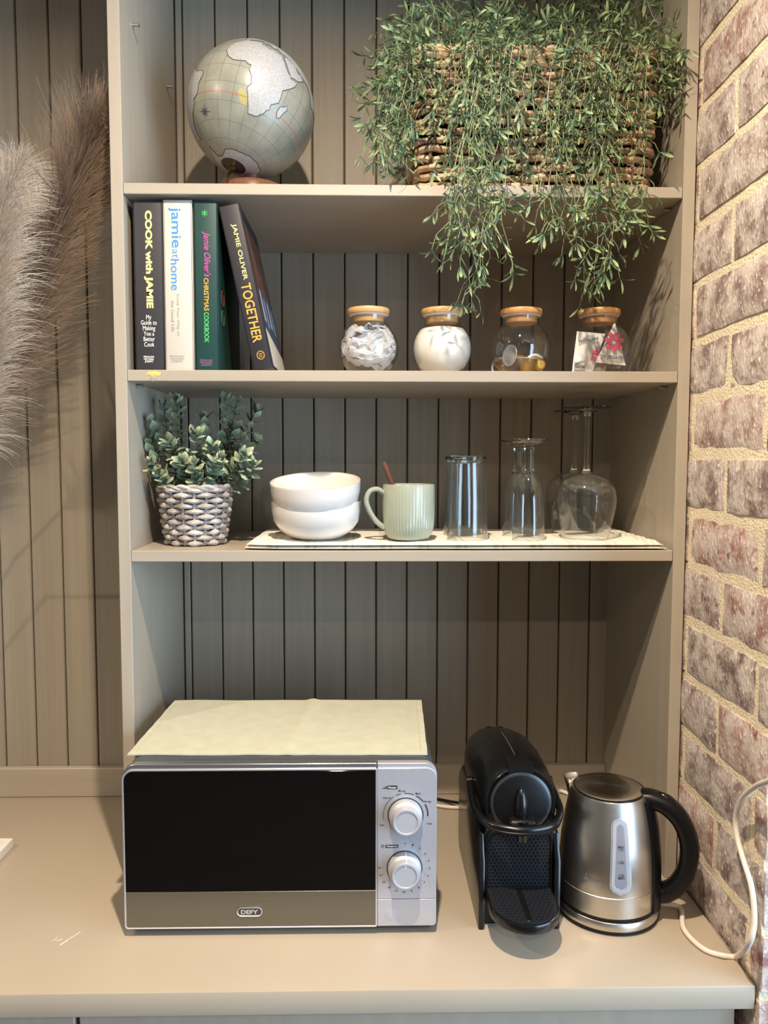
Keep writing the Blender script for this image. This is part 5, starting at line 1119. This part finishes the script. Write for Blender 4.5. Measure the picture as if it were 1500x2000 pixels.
# water window facing the camera
fa = math.atan2(-0.999, -0.035)
def on_body(du, z, lift): R0 = krad(z) + lift; return Vector((R0 * math.cos(fa + du / R0), R0 * math.sin(fa + du / R0), z))
def window(z0, z1, w0, w1, lift, name, mat, par):
    b = MB(); n = 26; L_ = []; R_ = []
    for i in range(n + 1):
        t = i / n; z = z0 + (z1 - z0) * t; wd = w0 + (w1 - w0) * t
        if z - z0 < wd: wd = math.sqrt(max(0, wd * wd - (wd - (z - z0)) ** 2))
        if z1 - z < w1: wd = min(wd, math.sqrt(max(0, w1 * w1 - (w1 - (z1 - z)) ** 2)))
        L_.append(on_body(-wd, z, lift)); R_.append(on_body(wd, z, lift))
    mid = [on_body(0, z0 + (z1 - z0) * i / n, lift * 1.15) for i in range(n + 1)]
    b.add(L_ + mid + R_, [(i, n + 1 + i, n + 2 + i, i + 1) for i in range(n)] + [(n + 1 + i, 2 * n + 2 + i, 2 * n + 3 + i, n + 2 + i) for i in range(n)]); return b.build(name, mat, par)
ww1 = window(0.040, 0.1475, 0.0162, 0.0122, 0.0006, 'window_frame', M_chrome, kt); ww2 = window(0.0430, 0.1450, 0.0138, 0.0100, 0.0014, 'water_window', M('frosted_window', rgb(168, 172, 184), 0.3), kt); window(0.050, 0.139, 0.0084, 0.0046, 0.0020, 'window_core', M('window_core', rgb(134, 138, 150), 0.3), ww2)
for z, tx in ((0.107, 'MAX\n1.7L'), (0.088, '1.25L'), (0.0680, '1.0L\nMIN')):
    c = on_body(0, z, 0.0027); e_ = (on_body(0.004, z, 0.0027) - on_body(-0.004, z, 0.0027)).normalized(); text_part('level_print', tx, M_dark, ww2, c, e_, UPZ, 0.0085, 0.0075 if '\n' in tx else 0.0036, 0.01)
b = MB(); fa0 = fa
for i, h_ in enumerate((0.004, 0.010, 0.006, 0.0045, 0.005, 0.0045, 0.0055, 0.0045, 0.005, 0.004)):
    R0 = 0.0712; a = fa - 0.72 + i * 0.036; zz = 0.054 - i * 0.0003; b.add([(R0 * math.cos(a + s_ * 0.013), R0 * math.sin(a + s_ * 0.013), zz + t * h_) for s_, t in ((-1, 0), (1, 0), (1, 1), (-1, 1))], [(0, 1, 2, 3)])
b.build('skyline_logo', M('logo_grey', rgb(120, 116, 112), 0.5), kt, smooth=False)

# ------------------------------------------------------------------ cords
def cord(name, pts, r0, mat, label, k=8):
    b = MB().tube(catmull(pts, k), r0, 10); o = b.build(name, mat, None, angle=70); setp(o, label, 'cable'); return o
cz = ZC + 0.0040
kp = KC + Vector((0.071, -0.01, 0.009))
cord('electric_cable', [kp, onz(1327, 1772, cz + 0.001), onz(1336, 1815, cz), onz(1372, 1852, cz), onz(1410, 1866, cz), onz(1440, 1867, cz + 0.004), onx(1462, 1845, 0.842), onx(1473, 1800, 0.846), onx(1468, 1735, 0.849), onx(1452, 1680, 0.850), onx(1440, 1635, 0.850), onx(1437, 1595, 0.849), onx(1450, 1560, 0.847), onx(1475, 1537, 0.843), onx(1500, 1526, 0.838), onx(1540, 1512, 0.832)], 0.0036, M_cordw, 'white cord looping from the kettle base up along the brick wall')
cord('electric_cable', [onz(800, 1560, cz), onz(858, 1574, cz), onz(905, 1577, cz), onz(960, 1570, cz)], 0.0033, M_cordw, 'white cord between the microwave and the coffee machine')
cord('electric_cable', [onz(800, 1548, cz), onz(862, 1562, cz), onz(905, 1568, cz + 0.008), onz(950, 1560, cz + 0.008)], 0.0028, M_cordb, 'black cord beside the white one behind the microwave')
cord('electric_cable', [onz(1050, 1520, cz + 0.006), onz(1082, 1538, cz + 0.004), onz(1110, 1550, cz), onz(1132, 1560, cz), onz(1160, 1575, cz)], 0.0036, M_cordw, 'white cord running behind the kettle from the coffee machine')
cord('electric_cable', [onz(1060, 1700, cz), onz(1092, 1712, cz), onz(1112, 1722, cz), onz(1122, 1727, cz)], 0.0030, M_cordb, 'short black cord between the coffee machine and the kettle base')

# ------------------------------------------------------------------ white board lying at the left
pc1 = onz(26, 1655, ZC); t = thing('white_tray', 'white board lying flat on the worktop below the pampas grass', 'tray', (pc1.x - 0.15, pc1.y - 0.2, ZC + 0.0002))
MB().box((-0.15, -0.05, 0.0), (0.15, 0.2, 0.0165), 0.001, 1).build('board', M('white_lacquer', rgb(232, 226, 216), 0.4), t, smooth=False)
MB().box((-0.14, -0.04, 0.0163), (0.14, 0.19, 0.0168)).build('top_inlay', M('pale_inlay', rgb(226, 214, 200), 0.45), t, smooth=False)

# ------------------------------------------------------------------ pampas plumes beside the shelf unit
def plume(name, label, axis, n, mat, base_len, droop, spread, seed, stem_pts, wid=0.00048, out=(1, -0.3, 0.1), lo=0.0):
    r = random.Random(seed); path = catmull(axis, 24); N_ = len(path); org = path[0]
    t = thing(name, label, 'pampas grass', org, group='pampas plumes on the boarded wall')
    V = []; F = []
    for k in range(n):
        if k % 11 == 0:
            f = r.random(); i = min(N_ - 2, int(f * (N_ - 1))); p = path[i].lerp(path[i + 1], r.random()); tg = (path[i + 1] - path[i]).normalized()
            a = r.uniform(0, 2 * PI); ref = tg.orthogonal().normalized(); s = Quaternion(tg, a) @ ref
            if s.y > 0.35: s.y *= -0.5
            d0 = (tg * r.uniform(0.5, 1.15) + s * spread * r.uniform(0.4, 1.2) + Vector(out) * r.uniform(0.0, 0.5)).normalized(); lk = r.uniform(0.75, 1.25)
        d = (d0 + Vector((r.uniform(-1, 1), r.uniform(-1, 1), r.uniform(-1, 1))) * 0.13).normalized()
        l = lk * base_len * (0.55 + 0.55 * math.sin(PI * min(1, 0.15 + f * 0.85))) * r.uniform(0.55, 1.35); seg = 5; pts = []
        q = p.copy(); dd = d.copy()
        for j in range(seg + 1):
            pts.append(q.copy()); q = q + dd * (l / seg); dd = (dd + Vector((0, 0, -droop * (j + 1) / seg)) + Vector((r.uniform(-1, 1), r.uniform(-1, 1), r.uniform(-1, 1))) * 0.10).normalized()
        pts = [Vector((min(x.x, -TH - 0.003), min(x.y, DB - 0.004), x.z)) for x in pts]
        wv = d.cross(Vector((0, 1, 0.2))); wv = wv.normalized() if wv.length > 1e-4 else Vector((1, 0, 0)); b0 = len(V)
        for j, x in enumerate(pts): ww_ = wid * (1 - 0.75 * j / seg) * r.uniform(0.8, 1.3); V += [tuple(x - wv * ww_ - org), tuple(x + wv * ww_ - org)]
        for j in range(seg): F.append((b0 + 2 * j, b0 + 2 * j + 1, b0 + 2 * j + 3, b0 + 2 * j + 2))
    me = bpy.data.meshes.new('plume_hairs'); me.from_pydata(V, [], F); me.materials.append(mat); o = obj('plume_hairs', me, t); o['kind'] = 'stuff'
    MB().tube([Vector(q) - org for q in stem_pts] + [q - org for q in path[::6]], 0.0022, 6).build('stalk', M('dry_stalk', rgb(176, 148, 104), 0.7), t)
M_pc = M('cream_plume', rgb(214, 200, 182), 0.8, var=0.1, vscale=30); M_pb = M('brown_plume', rgb(158, 134, 112), 0.8, var=0.15, vscale=30)
bx_ax = [ony(-60, 850, 0.18), ony(0, 740, 0.165), ony(55, 600, 0.145), ony(105, 450, 0.115), ony(155, 320, 0.08), ony(192, 250, 0.055)]
plume('pampas_plume', 'brown feathery pampas plume reaching up to the shelf unit', bx_ax, 8000, M_pb, 0.105, 0.03, 0.75, 3, [ony(-250, 1150, 0.19), ony(-130, 960, 0.195)], out=(0.9, -0.3, 0.25))
cx_ax = [ony(-70, 900, 0.08), ony(-40, 780, 0.065), ony(-24, 640, 0.055), ony(-14, 520, 0.05), ony(4, 420, 0.055), ony(40, 340, 0.07)]
plume('pampas_plume', 'cream feathery pampas plume drooping in front of the brown one', cx_ax, 8000, M_pc, 0.080, 0.42, 1.05, 9, [ony(-260, 1150, 0.15), ony(-140, 980, 0.145)], out=(0.8, -0.4, 0.35))
